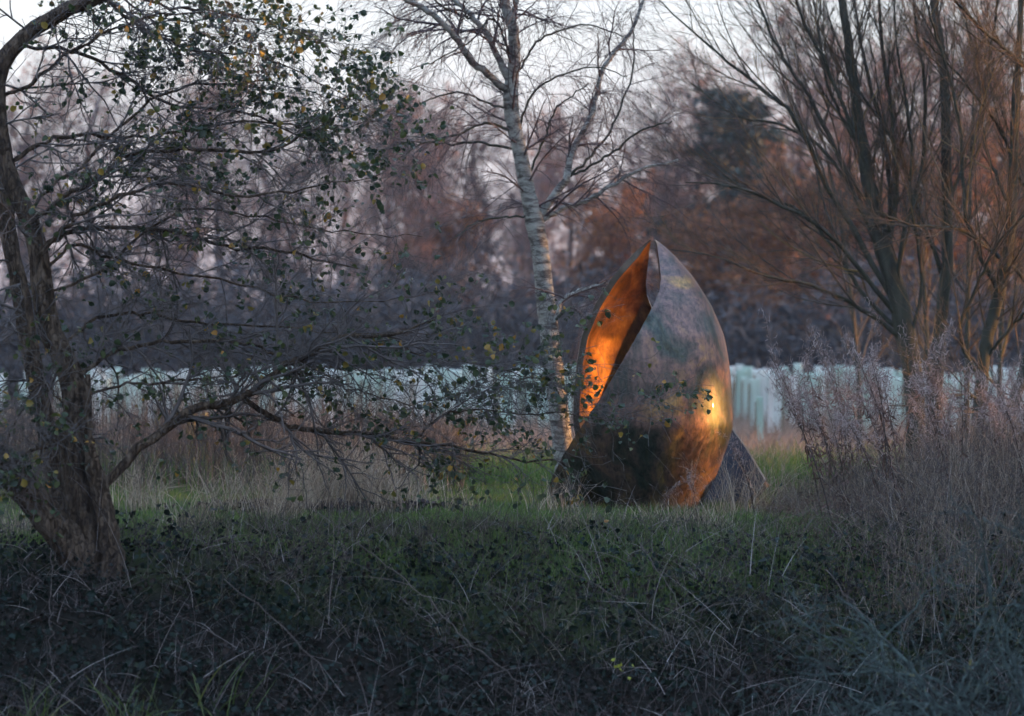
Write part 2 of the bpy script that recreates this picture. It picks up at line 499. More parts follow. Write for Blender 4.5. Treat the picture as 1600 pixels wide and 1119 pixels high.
def water_mat():
    m, t, b = new_mat('still_water')
    b.inputs['Base Color'].default_value = (.012, .014, .012, 1)
    b.inputs['Roughness'].default_value = .06
    n = noise(t, 3, 3)
    bump(t, n.outputs[0], b, .1, .02)
    return m

# ------------------------------------------------------------------ ground and stream
def H(x, y):
    """height of the land: lawn at 0, a bank down to the stream, the near bank up again"""
    x = np.asarray(x, float); y = np.asarray(y, float)
    edge = 22.3 + 0.35 * np.sin(x * 0.5 + 1.0) + 0.10 * x
    s = np.clip((edge - y) / 4.2, 0, 1)
    far = -1.75 * (s * s * (3 - 2 * s)) ** 0.85
    n = np.clip((13.5 - y) / 4.0, 0, 1)
    near = 1.75 * n * n * (3 - 2 * n)
    rough = 0.035 * vnoise(x * 1.1, y * 1.1, 1.0) + 0.05 * s * vnoise(x * 2.5, y * 2.5, 4)
    return far + near + rough * np.clip((200 - y) / 150, 0, 1)

xs = np.concatenate([np.linspace(-400, -40, 14), np.linspace(-30, -9, 12), np.linspace(-8.5, 9, 95), np.linspace(10, 30, 12), np.linspace(40, 400, 14)])
ys = np.concatenate([np.linspace(-200, 2, 12), np.linspace(4, 16, 14), np.linspace(16.2, 32, 85), np.linspace(33, 70, 26), np.linspace(80, 400, 14)])
gx, gy = np.meshgrid(xs, ys)
gz = H(gx, gy)
V = np.stack([gx, gy, gz], -1).reshape(-1, 3)
nx, ny = len(xs), len(ys)
i = np.arange((ny - 1) * nx).reshape(ny - 1, nx)[:, :-1].ravel()
Q = np.stack([i, i + 1, i + nx + 1, i + nx], -1)
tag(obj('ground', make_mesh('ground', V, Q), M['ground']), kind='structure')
V = np.array([[-200, 11, -1.62], [200, 11, -1.62], [200, 18.9, -1.62], [-200, 18.9, -1.62]], float)
tag(obj('stream', make_mesh('stream', V, np.array([[0, 1, 2, 3]])), water_mat()), kind='structure')

# ------------------------------------------------------------------ sculpture
SX, SY = (1020 - 800) / F * 27.0, 27.0
PXM = F / 27.0
prof = np.array([(374, 3), (380, 12), (390, 24), (404, 38), (434, 64), (477, 91), (524, 111), (563, 118.5), (597, 122), (632, 124.3), (662, 125.2), (688, 119.5), (713, 110.5), (748, 97), (782, 80), (812, 64)], float)
edge_front = np.array([(374, 3), (384, 6), (404, 7.5), (434, 9), (455, 7), (475, -2), (500, -16), (524, -29), (576, -59), (619, -84), (640, -99), (675, -120), (709, -141), (747, -158), (792, -169), (812, -173)], float)

def smooth_interp(x, tab):
    # light smoothing so the outline has no corners
    g = np.linspace(tab[0, 0], tab[-1, 0], 240)
    v = np.interp(g, tab[:, 0], tab[:, 1])
    kern = np.hanning(17); kern /= kern.sum()
    vp = np.concatenate([2 * v[0] - v[8:0:-1], v, 2 * v[-1] - v[-2:-10:-1]])
    return np.interp(x, g, np.convolve(vp, kern, 'valid'))

edge_rear = np.array([(374, 3), (384, 6), (404, 7.5), (434, 9), (455, 7), (475, -2), (500, -16), (524, -29), (576, -59), (619, -88), (640, -108), (675, -134), (709, -156), (747, -175), (792, -192), (812, -199)], float)

def shell(root, name, rot, label):
    edge = edge_rear if rot else edge_front
    nu, nv = 56, 90
    yy = 374 + (812 - 374) * np.linspace(0, 1, nv) ** 1.15
    R = np.interp(yy, prof[:, 0], prof[:, 1]) * .35 + smooth_interp(yy, prof) * .65
    R = np.where(yy < 400, np.interp(yy, prof[:, 0], prof[:, 1]), R)
    xe = np.where(yy < 450, np.interp(yy, edge[:, 0], edge[:, 1]), smooth_interp(yy, edge))
    p0 = np.radians(np.interp(yy, [374, 420, 812], [20, -3, -6]))
    O = np.zeros((nv, nu, 3))
    for k in range(nv):
        # follow the round wall, then leave it almost along the tangent towards the foot
        step = .01
        n_ = 420
        ph = p0[k] + np.arange(n_) * step
        turn = np.where(ph < R_(100), 1.0, .42)
        head = p0[k] + R_(90) + np.cumsum(np.concatenate([[0], turn[:-1]])) * step
        x = R[k] * (math.cos(p0[k]) + np.concatenate([[0], np.cumsum(np.cos(head[:-1] + step / 2) * step)]))
        y = R[k] * (math.sin(p0[k]) + np.concatenate([[0], np.cumsum(np.sin(head[:-1] + step / 2) * step)]))
        cut = np.argmax(x < xe[k]) if (x < xe[k]).any() else n_ - 1
        f = np.linspace(0, max(cut, 3), nu)
        O[k, :, 0] = np.interp(f, np.arange(n_), x) / PXM
        O[k, :, 1] = -np.interp(f, np.arange(n_), y) / PXM
        O[k, :, 2] = (792 - yy[k]) / PXM
    if rot: O[:, :, :2] *= -1
    du = np.gradient(O, axis=1); dv = np.gradient(O, axis=0)
    n = nrm(np.cross(du, dv))
    if (n[50, 20] * np.array([O[50, 20, 0], O[50, 20, 1], 0])).sum() < 0: n = -n
    th = np.minimum(.068, .32 * R / PXM)[:, None, None]
    I = O - n * th
    def grid(A, flip):
        k = np.arange((nv - 1) * nu).reshape(nv - 1, nu)[:, :-1].ravel()
        q = np.stack([k, k + 1, k + nu + 1, k + nu], -1)
        return A.reshape(-1, 3), (q[:, ::-1] if flip else q)
    main = obj(name, make_mesh(name, *grid(O, False)), M['bronze_outer'], root)
    main['label'] = label
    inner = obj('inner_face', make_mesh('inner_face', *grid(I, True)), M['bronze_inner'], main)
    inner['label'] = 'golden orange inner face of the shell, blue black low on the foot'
    # rim: closed band round the border of both faces, with a tiny chamfer ring
    def border(A): return np.concatenate([A[0, :], A[1:, -1], A[-1, -2::-1], A[-2:0:-1, 0]])
    bo, bi = border(O), border(I)
    k = len(bo)
    rows = [bo, bo * .93 + bi * .07, bo * .07 + bi * .93, bi]
    j = np.arange(k); j2 = (j + 1) % k
    qs = [np.stack([a_ * k + j, a_ * k + j2, (a_ + 1) * k + j2, (a_ + 1) * k + j], -1) for a_ in range(3)]
    rim = obj('rim', make_mesh('rim', np.concatenate(rows), np.concatenate(qs), smooth=False), M['bronze_rim'], main)
    rim['label'] = 'wide flat edge of the shell'
    return main

sculpture = empty('sculpture', (SX, SY, 0), 'tall flame shaped bronze pod sculpture standing on the lawn', 'sculpture')
shell(sculpture, 'shell', 0.0, 'front bronze shell sweeping from the tip down to the lower left')
shell(sculpture, 'shell', math.pi, 'rear bronze shell with its glowing orange inside showing')

# ------------------------------------------------------------------ helper: a tree root with parts
def part(root, name, V, Q, mat, attr=None, kind=None, label=None):
    base = np.array(root.location)
    o = obj(name, make_mesh(name, V - base, Q, attr), mat, root)
    if kind: o['kind'] = kind
    if label: o['label'] = label
    return o

def limb_part(root, name, P, R, mat, sides=10, label=None):
    v, q, a = tubes(P[None], R[None], sides)
    return part(root, name, v, q, mat, a, label=label)

def flutes(P, R, sides, amp, seed):
    """trunk with fluted, uneven section"""
    v, q, a = tubes(P[None], R[None], sides)
    N = len(P)
    v = v.reshape(N, sides, 3)
    c = P[:, None, :]
    th = np.arange(sides) * 2 * np.pi / sides
    k = 1 + amp * .6 * np.random.default_rng(seed).normal(size=(N, sides)) * .5 + amp * (np.sin(3 * th + seed)[None] * .6 + .4 * np.sin(5 * th + 2 * seed + np.linspace(0, 5, N)[:, None]) + .25 * np.sin(8 * th[None] + np.linspace(0, 9, N)[:, None]))
    return (c + (v - c) * k[..., None]).reshape(-1, 3), q, a

# ------------------------------------------------------------------ alder on the left
AY = 21.2
alder = empty('alder_tree', at(120, 868, AY), 'multi-stemmed alder with small green leaves leaning over the bank on the left', 'tree')
stems = [
    ([(142, 950, 40), (140, 880, 30), (136, 840, 27), (124, 780, 25), (117, 700, 23), (120, 630, 21), (104, 570, 19), (74, 505, 18), (64, 420, 16), (48, 350, 14.5), (12, 270, 13.5), (-5, 170, 14), (0, 110, 13), (30, 65, 12), (80, 30, 11), (140, 2, 10), (220, -40, 8)], 21.2, 21.5),
    ([(118, 950, 34), (114, 870, 24), (106, 820, 20), (86, 730, 16), (64, 630, 14), (40, 510, 13), (20, 400, 12), (5, 310, 15), (-25, 200, 12), (-50, 60, 9)], 21.4, 22.4),
    ([(138, 940, 36), (116, 862, 28), (66, 800, 24), (15, 740, 23), (-40, 690, 20), (-120, 600, 22)], 21.2, 20.8),
    ([(180, 940, 24), (172, 860, 17), (164, 810, 14), (150, 745, 13), (140, 700, 8), (138, 640, 5), (137, 585, 4)], 21.1, 21.1),
    ([(86, 690, 8), (70, 640, 8), (52, 520, 6), (34, 430, 5), (10, 360, 4), (-20, 320, 3)], 21.0, 21.0),
]
for pts, y0, y1 in stems:
    P, Rr = trace(pts, 34, y0, y1, .006)
    part(alder, 'trunk', *flutes(P, Rr, 36, .13, len(pts))[:2], M['alder_bark'])
limbs = [
    ([(150, 770, 10), (230, 690, 10), (300, 642, 9.5), (378, 622, 8.5), (440, 575, 7), (480, 556, 6), (530, 530, 5), (600, 524, 3.5), (680, 500, 2)], 21.1, 22.2),
    ([(378, 622, 6), (430, 655, 6), (480, 672, 5.5), (560, 681, 5), (630, 687, 4.5), (720, 700, 3), (800, 716, 2.3), (875, 722, 1.5)], 21.6, 22.8),
    ([(630, 687, 3.5), (655, 678, 3.3), (690, 652, 3), (730, 641, 2.8), (800, 645, 2.3), (870, 648, 1.9), (950, 655, 1.5), (1010, 640, 1)], 22.3, 23.4),
    ([(120, 600, 7), (140, 575, 7), (190, 545, 6.5), (260, 532, 6), (330, 530, 5.5), (390, 540, 4.5), (450, 556, 3.5), (540, 580, 2)], 21.3, 22.0),
    ([(110, 625, 4), (200, 601, 4), (300, 594, 3.3), (400, 583, 2.6), (490, 585, 1.5)], 21.3, 21.9),
    ([(55, 392, 8), (100, 366, 7.5), (140, 357, 7), (260, 362, 6.5), (360, 385, 5), (450, 392, 4), (560, 420, 2)], 21.4, 22.4),
    ([(10, 262, 8), (60, 225, 7), (130, 210, 6), (200, 216, 5), (290, 205, 4.5), (400, 190, 3.5), (500, 205, 2.5), (590, 190, 1.5)], 21.4, 22.3),
    ([(45, 350, 8), (100, 310, 8), (160, 275, 7), (200, 242, 6.5), (300, 234, 6), (400, 240, 5), (470, 215, 3), (560, 160, 1.8)], 21.3, 21.6),
    ([(-10, 80, 6), (60, 75, 6), (130, 85, 6), (200, 120, 5.5), (270, 162, 4.5), (400, 182, 3.5), (520, 230, 2), (610, 245, 1.2)], 21.6, 22.6),
    ([(140, 2, 6), (175, 8, 6), (210, 35, 5.5), (260, 60, 5), (330, 80, 3.5), (430, 95, 2.5), (540, 150, 1.5)], 21.6, 21.9),
    ([(60, 400, 7), (110, 350, 7), (160, 315, 6), (250, 290, 5), (400, 305, 4), (500, 290, 2.5), (600, 270, 1.4)], 21.2, 21.2),
    ([(65, 430, 5), (110, 385, 5), (170, 400, 4.5), (260, 425, 4), (360, 440, 3.5), (480, 470, 2.5), (600, 470, 1.6), (690, 455, 1)], 21.3, 22.3),
    ([(90, 545, 5), (150, 500, 5), (230, 490, 4.5), (320, 505, 4), (430, 510, 3), (560, 520, 2), (700, 520, 1.2)], 21.5, 22.8),
    ([(80, 30, 6), (150, -10, 6), (260, 10, 4.5), (340, 20, 3.5), (440, 40, 2.4), (540, 90, 1.3)], 21.5, 22.4),
    ([(0, 150, 6), (50, 130, 6), (150, 60, 4), (260, 20, 3), (380, 30, 2), (480, 60, 1.2)], 21.5, 20.8),
    ([(40, 330, 5), (120, 260, 5), (250, 150, 4), (350, 130, 3), (470, 140, 2), (600, 200, 1.2)], 21.3, 22.8),
    ([(60, 460, 5), (160, 420, 4.5), (280, 330, 3.5), (400, 340, 3), (520, 360, 2), (660, 370, 1.2)], 21.3, 22.8),
    ([(120, 700, 5), (60, 700, 5), (20, 715, 5), (-30, 735, 4)], 21.0, 20.4),
    ([(100, 640, 3), (80, 610, 3), (60, 600, 3), (30, 650, 2.5), (0, 700, 2)], 20.9, 20.6),
    ([(600, 524, 2.5), (680, 560, 2.2), (760, 570, 1.8), (830, 590, 1.4), (900, 580, 1)], 22.1, 23.2),
    ([(450, 556, 2.5), (560, 610, 2.2), (650, 630, 1.8), (760, 600, 1.4), (860, 545, 1)], 21.9, 23.0),
]
LP, LR = [], []
for pts, y0, y1 in limbs:
    P, Rr = trace(pts, 30, y0, y1, .014)
    Rr = Rr * (.75 if pts[0][0] == 150 or pts[0][0] == 378 else .5)
    limb_part(alder, 'limb', P, Rr, M['alder_bark'], 8)
    LP.append(P); LR.append(Rr)
LP, LR = np.array(LP), np.array(LR)
stemP = np.array([trace(p, 30, a_, b_)[0] for p, a_, b_ in stems[:2]]); stemR = np.array([trace(p, 30, a_, b_)[1] for p, a_, b_ in stems[:2]])
lens = np.linalg.norm(np.diff(LP, axis=1), axis=2).sum(1)
P2, R2 = sprout(LP, LR, 19, .12, .98, .7, .28, np.clip(lens * .36, .35, .95), .35, 9, .16, .02, .6, .3, .3, .75, .0022)
P2b, R2b = sprout(stemP, stemR, 16, .35, 1., 1.0, .3, .9, .3, 9, .12, .02, .16, .3, .2, .6, .0022)
P2 = np.concatenate([P2, P2b]); R2 = np.concatenate([R2, R2b])
P3, R3 = sprout(P2, R2, 9, .1, 1., .8, .3, .42, .4, 6, .2, .03, .7, .5, .3, .9, .0023)
P4, R4 = sprout(P3, R3, 3, .2, 1., .8, .3, .2, .4, 4, .25, .03, .75, .6, .3, 1, .0018)
v, q, a = join(tubes(P2, R2, 5), tubes(P3, R3, 4), tubes(P4, R4, 3))
part(alder, 'twigs', v, q, M['alder_twig'], kind='stuff')
# leaves hang from the thin twigs; thickest towards the outer, upper right of the crown
def leaf_sites(P, k, dens):
    # whole twigs carry leaves or stand bare, in clumps
    m = P[:, P.shape[1] // 2]
    px = 800 + m[:, 0] / m[:, 1] * F
    py = HORY + (CAMZ - m[:, 2]) / m[:, 1] * F
    cl = .5 + .9 * vnoise(m[:, 0] * 4.1, m[:, 2] * 4.7, 2.2) + .5 * vnoise(m[:, 0] * 9, m[:, 2] * 10, 5.)
    P = P[rng.random(len(P)) < dens(px, py) * np.clip(cl, .08, 1.6)]
    n = len(P)
    t = rng.integers(max(1, P.shape[1] // 2), P.shape[1], (n, k))
    return (P[np.arange(n)[:, None], t] + rng.normal(size=(n, k, 3)) * .012).reshape(-1, 3), None
def dens(px, py):
    d = .27 + .40 * np.clip((px - 150) / 400, 0, 1) * np.clip((330 - py) / 150, 0, 1)
    d += .14 * np.clip((px - 520) / 200, 0, 1) * np.clip((py - 430) / 60, 0, 1)
    d += .25 * np.clip((120 - py) / 120, 0, 1)
    return d * np.clip(1.1 - .4 * ((px > 200) & (px < 560) & (py > 330) & (py < 560)), 0, 1)
s1, _ = leaf_sites(P4, 3, dens); s2, _ = leaf_sites(P3, 2, dens)
sites = np.concatenate([s1, s2])
d = rng.normal(size=sites.shape) * np.array([1, 1, .6]) + np.array([.2, 0, -.65])
size = rng.uniform(.026, .08, len(sites)) ** 1.0
front = np.argsort(-size / sites[:, 1])[:300]
rest = np.setdiff1d(np.arange(len(sites)), front)
v, f, a = leaves(sites[rest], d[rest], size[rest], LEAF_ROUND)
part(alder, 'leaves', v, f, M['alder_leaf'], a, kind='stuff')
leaf_meshes = []
for k in range(10):
    v, f, a = leaves(np.zeros((1, 3)), np.array([[0, 1, 0.]]), np.ones(1), LEAF_ROUND)
    me = make_mesh('leaf', v, f, np.full(6, (k + .3) / 10)); me.materials.append(M['alder_leaf'])
    leaf_meshes.append(me)
base = np.array(alder.location)
for k in front:
    o = bpy.data.objects.new('leaf', leaf_meshes[int(k) % 10]); C.objects.link(o); o.parent = alder
    o.location = sites[k] - base
    o.scale = (size[k],) * 3
    o.rotation_mode = 'QUATERNION'
    o.rotation_quaternion = Vector(d[k]).to_track_quat('Y', 'Z')
print('alder leaves', len(sites), 'twigs', len(P4))

# ------------------------------------------------------------------ birch in the middle
BY = 29.0
birch = empty('birch_tree', at(888, 775, BY), 'slender white barked birch rising just left of the sculpture', 'tree')
P, Rr = trace([(888, 790, 20), (884, 740, 18.5), (878, 690, 17.5), (868, 600, 17), (856, 500, 16.5), (845, 400, 15.5), (836, 350, 16.5), (828, 315, 14), (815, 250, 13), (804, 200, 13), (798, 150, 13.5), (803, 100, 11), (802, 50, 10), (790, 10, 9), (775, -60, 8), (770, -160, 6), (780, -300, 3)], 70, BY, BY, .004)
Rr = Rr * .88
part(birch, 'trunk', *flutes(P, Rr, 18, .06, 2)[:2], M['birch_bark'])
trunkP, trunkR = P, Rr
bl = [
    ([(800, 150, 7), (765, 118, 7), (737, 96, 6.5), (712, 60, 6), (690, 35, 5.5), (660, 12, 5), (620, -5, 4.5), (560, -20, 3)], 29, 28.2),
    ([(806, 150, 6.5), (780, 95, 6), (764, 60, 5.5), (742, 30, 5), (715, 5, 4.5), (670, -50, 3)], 29, 28.8),
    ([(738, 30, 3.5), (710, 20, 3.2), (680, 2, 3), (640, -40, 2)], 28.9, 28.5),
    ([(804, 90, 4.5), (806, 50, 4.5), (803, 20, 4), (812, -20, 3.5), (830, -120, 2)], 28.9, 28.8),
    ([(842, 345, 8), (868, 302, 7.5), (887, 276, 7), (890, 245, 6), (905, 215, 5.5), (924, 182, 5), (930, 150, 4.6), (943, 110, 4.3), (966, 75, 4), (990, 45, 3.6), (1004, 0, 3), (1010, -60, 2)], 29, 29.8),
    ([(888, 276, 4), (925, 244, 3.6), (958, 195, 3), (985, 130, 2.6), (990, 70, 2), (985, 20, 1.4)], 29.3, 30),
    ([(846, 345, 5), (880, 326, 4.6), (920, 312, 4), (960, 286, 3.4), (1010, 262, 2.6), (1060, 250, 1.5)], 29, 29.4),
    ([(888, 278, 3.5), (940, 250, 3.2), (1000, 205, 2.6), (1050, 190, 1.4)], 29.2, 28.6),
    ([(800, 205, 4), (762, 192, 3.6), (720, 208, 3), (660, 226, 2.3), (620, 250, 1.5)], 29, 28.3),
    ([(806, 235, 3.6), (745, 222, 3.2), (700, 226, 2.8), (640, 222, 2), (590, 235, 1.4)], 29, 29.6),
    ([(866, 505, 4.2), (878, 472, 4), (902, 456, 3.6), (948, 442, 2.4), (985, 420, 1.4)], 28.9, 28.9),
    ([(868, 500, 4), (888, 481, 3.4), (905, 488, 2.8), (911, 512, 2), (915, 540, 1.2)], 28.9, 28.7),
    ([(806, 120, 3.4), (835, 70, 3), (870, 50, 2.6), (920, 40, 2), (980, 60, 1.2)], 29, 29.6),
    ([(812, 200, 3.2), (830, 150, 3), (870, 120, 2.4), (930, 105, 1.8), (980, 120, 1.2)], 29, 28.6),
    ([(822, 285, 3.2), (850, 220, 2.8), (870, 170, 2.3), (920, 130, 1.6)], 29, 29.3),
    ([(795, 170, 3), (770, 165, 2.8), (720, 145, 2.4), (660, 160, 1.8), (610, 190, 1.2)], 29, 28.8),
    ([(800, 90, 3), (770, 30, 2.8), (740, 60, 2.2), (690, 90, 1.8), (640, 110, 1.2)], 29, 28.2),
    ([(832, 335, 3), (790, 340, 2.6), (750, 345, 2.2), (710, 372, 1.6)], 29, 28.6),
]
LP, LR = [], []
for pts, y0, y1 in bl:
    P, Rr = trace(pts, 26, y0, y1, .008)
    big = pts[0][2] > 4.1
    Rr = Rr * (.85 if big else .62)
    limb_part(birch, 'limb', P, Rr, M['birch_bark'] if big else M['willow_bark'], 9)
    LP.append(P); LR.append(Rr)
LP, LR = np.array(LP), np.array(LR)
P2, R2 = sprout(LP, LR, 9, .2, .98, .75, .25, .85, .3, 9, .10, .05, .5, .3, .35, .8, .0022)
P2b, R2b = sprout(trunkP[None, 25:], trunkR[None, 25:], 26, .0, .95, 1.05, .2, 1.0, .3, 9, .10, .04, .18, .3, .2, .7, .0026)
P2 = np.concatenate([P2, P2b]); R2 = np.concatenate([R2, R2b])
P3, R3 = sprout(P2, R2, 9, .15, 1., .65, .25, .55, .35, 7, .10, .10, .55, .4, .2, .8, .0018)
P4, R4 = sprout(P3, R3, 3, .15, 1., .6, .25, .32, .4, 5, .10, .14, .7, .5, .2, .8, .0016)
v, q, a = join(tubes(P2, R2, 4), tubes(P3, R3, 3), tubes(P4, R4, 3))
part(birch, 'twigs', v, q, M['birch_twig'], a, kind='stuff')

# ------------------------------------------------------------------ willows on the right
def willow(name, label, base, Y, trunks, wl, k2, k3, k4, L2=.9):
    root = empty(name, at(base[0], base[1], Y), label, 'tree')
    TP, TR = [], []
    for pts, y0, y1 in trunks:
        P, Rr = trace(pts, 36, y0, y1, .006)
        Rr = Rr * .8
        part(root, 'trunk', *flutes(P, Rr, 16, .09, len(pts))[:2], M['willow_bark'])
        TP.append(P); TR.append(Rr)
    LP, LR = [], []
    for pts, y0, y1 in wl:
        P, Rr = trace(pts, 26, y0, y1, .008)
        Rr = Rr * .55
        limb_part(root, 'limb', P, Rr, M['willow_bark'], 8)
        LP.append(P[::1]); LR.append(Rr)
    LP, LR = np.array(LP), np.array(LR)
    TPs = np.array([t_[10:] for t_ in TP]); TRs = np.array([t_[10:] for t_ in TR])
    P2, R2 = sprout(LP, LR, k2, .15, .95, .42, .2, L2 * 1.5, .4, 10, .06, -.05, .5, .3, .3, .8, .0026)
    P2b, R2b = sprout(TPs, TRs, k2 * 2, .0, .95, .6, .2, L2 * 1.5, .35, 10, .06, -.06, .2, .3, .2, .8, .003)
    P2 = np.concatenate([P2, P2b]); R2 = np.concatenate([R2, R2b])
    P3, R3 = sprout(P2, R2, k3, .15, 1., .5, .2, .6, .35, 7, .08, -.02, .55, .4, .3, .8, .0022)
    P4, R4 = sprout(P3, R3, k4, .15, 1., .6, .25, .3, .4, 4, .12, 0, .7, .5, .2, .8, .0017)
    v, q, a = join(tubes(P2, R2, 5), tubes(P3, R3, 4), tubes(P4, R4, 3))
    part(root, 'twigs', v, q, M['willow_twig'], a, kind='stuff')
    return root

willow('willow_tree', 'bare grey willow with stems fanning upward behind the dried willowherb', (1425, 765), 31, [
    ([(1432, 790, 22), (1430, 690, 20), (1428, 600, 19), (1412, 510, 20), (1396, 440, 19), (1378, 380, 17), (1362, 310, 15), (1352, 260, 13), (1341, 190, 11), (1332, 120, 9.5), (1324, 60, 8.5), (1312, -20, 7), (1300, -150, 4)], 31, 31),
    ([(1450, 780, 16), (1462, 660, 14), (1466, 560, 13), (1474, 470, 12), (1480, 400, 11), (1480, 300, 10.5), (1478, 180, 9.5), (1472, 90, 8.5), (1458, -10, 7), (1450, -150, 4)], 31.3, 31.6),
], [
    ([(1405, 500, 8), (1350, 430, 7), (1290, 362, 6), (1222, 322, 5), (1150, 292, 3.5), (1070, 285, 2)], 31, 30),
    ([(1395, 470, 9), (1340, 370, 8), (1290, 285, 7), (1245, 190, 6), (1195, 142, 5), (1120, 82, 3.6), (1060, 28, 2.4), (1010, -20, 1.5)], 31, 30.4),
    ([(1380, 400, 8), (1325, 280, 7), (1275, 170, 6), (1225, 92, 5), (1190, 18, 4), (1160, -60, 2.4)], 31, 31.6),
    ([(1368, 330, 7), (1335, 215, 6), (1295, 110, 5), (1252, 28, 4), (1230, -60, 2.4)], 31, 30.5),
    ([(1385, 400, 10), (1392, 330, 8.5), (1384, 230, 7), (1362, 140, 5.5), (1340, 40, 4.5), (1330, -60, 3)], 31, 31.8),
    ([(1385, 410, 9), (1400, 300, 7.5), (1392, 180, 6), (1378, 60, 5), (1370, -60, 3)], 31, 30.8),
    ([(1410, 530, 8), (1345, 482, 6.5), (1270, 446, 5), (1200, 432, 3.5), (1115, 400, 2), (1050, 390, 1.2)], 31, 29.8),
    ([(1412, 520, 7), (1350, 460, 6), (1310, 400, 5), (1250, 330, 4), (1170, 300, 3), (1090, 240, 1.8)], 31, 31.8),
    ([(1400, 480, 7), (1410, 380, 7), (1440, 260, 6), (1445, 150, 5), (1430, 40, 4), (1425, -60, 2.5)], 31, 30.4),
    ([(1420, 540, 6), (1440, 440, 5.5), (1425, 330, 5), (1420, 200, 4), (1400, 60, 3), (1395, -50, 2)], 31, 30.2),
    ([(1376, 380, 6), (1300, 250, 5), (1230, 200, 4), (1150, 180, 3), (1080, 130, 1.8)], 31, 31.9),
    ([(1478, 330, 6), (1520, 220, 5), (1545, 100, 4), (1560, -20, 3)], 31.5, 31),
    ([(1476, 440, 6), (1440, 340, 5), (1400, 230, 4), (1330, 120, 3), (1290, 10, 2)], 31.5, 30.8),
    ([(1350, 250, 5), (1300, 150, 4), (1280, 60, 3.4), (1285, -40, 2)], 31, 31.4),
], 14, 8, 4)

willow('willow_tree', 'bare dark willow crowding the right edge with low arching limbs', (1530, 770), 29.5, [
    ([(1525, 790, 15), (1530, 640, 13), (1540, 540, 12), (1565, 440, 11), (1580, 330, 10), (1585, 200, 8), (1590, 80, 6.5), (1600, -60, 4)], 29.5, 29.5),
    ([(1550, 790, 14), (1580, 650, 12), (1620, 520, 11), (1660, 380, 9), (1690, 200, 7), (1700, 0, 4)], 29.8, 30.4),
], [
    ([(1640, 470, 7), (1560, 400, 6), (1500, 360, 5), (1430, 352, 3.5), (1370, 330, 1.6)], 30, 28.2),
    ([(1560, 460, 7), (1510, 340, 6), (1500, 200, 5), (1470, 80, 4), (1440, -20, 2.5)], 29.5, 28.8),
    ([(1660, 380, 7), (1600, 290, 5.5), (1560, 200, 4.5), (1500, 120, 3.5), (1440, 60, 2)], 30, 29),
    ([(1690, 200, 7), (1620, 120, 5.5), (1550, 60, 4.5), (1480, -10, 3)], 30, 28.7),
    ([(1660, 690, 7), (1600, 650, 6.5), (1555, 634, 6), (1515, 616, 4.5), (1480, 622, 3), (1440, 640, 1.5)], 29, 27.6),
    ([(1530, 600, 6), (1500, 520, 5.5), (1530, 440, 5), (1560, 380, 4), (1610, 330, 3)], 29.5, 28.7),
    ([(1540, 560, 6), (1590, 500, 5), (1620, 470, 4), (1680, 440, 3)], 29.5, 28.7),
    ([(1580, 330, 6), (1540, 230, 5), (1530, 120, 4), (1500, 0, 3)], 29.5, 30.2),
], 14, 8, 4)

# thin hazel-like saplings between the willows and the wood
def sapling(px, py, Y, lean, h, label):
    root = empty('sapling', at(px, py, Y), label, 'tree', 'saplings behind the willow')
    b = at(px, py, Y)
    pts = np.array([b + np.array([lean * t * t * h, 0, h * t]) for t in np.linspace(0, 1, 5)])
    P = catmull(pts, 20); Rr = np.linspace(.05, .012, 20)
    limb_part(root, 'trunk', P, Rr, M['willow_bark'], 8)
    P2, R2 = sprout(P[None], Rr[None], 22, .2, 1, .55, .2, 1.3, .3, 9, .07, -.05, .5, .3, .4, .8, .004)
    P3, R3 = sprout(P2, R2, 7, .15, 1, .5, .2, .6, .3, 6, .1, 0, .6, .4, .2, .8, .003)
    v, q, a = join(tubes(P2, R2, 4), tubes(P3, R3, 3))
    part(root, 'twigs', v, q, M['willow_twig'], a, kind='stuff')
for px, Y, lean, h, lab in [(1452, 36, -.06, 5.5, 'thin bare sapling just right of the main willow trunk'), (1560, 37, .05, 5.0, 'thin bare sapling at the right edge behind the dark willow'),
                            (1345, 38, -.12, 5.2, 'thin bare sapling left of the main willow trunk'), (1510, 34, .02, 6.0, 'straight bare sapling between the two willows')]:
    sapling(px, HORY + F * CAMZ / Y, Y, lean, h, lab)

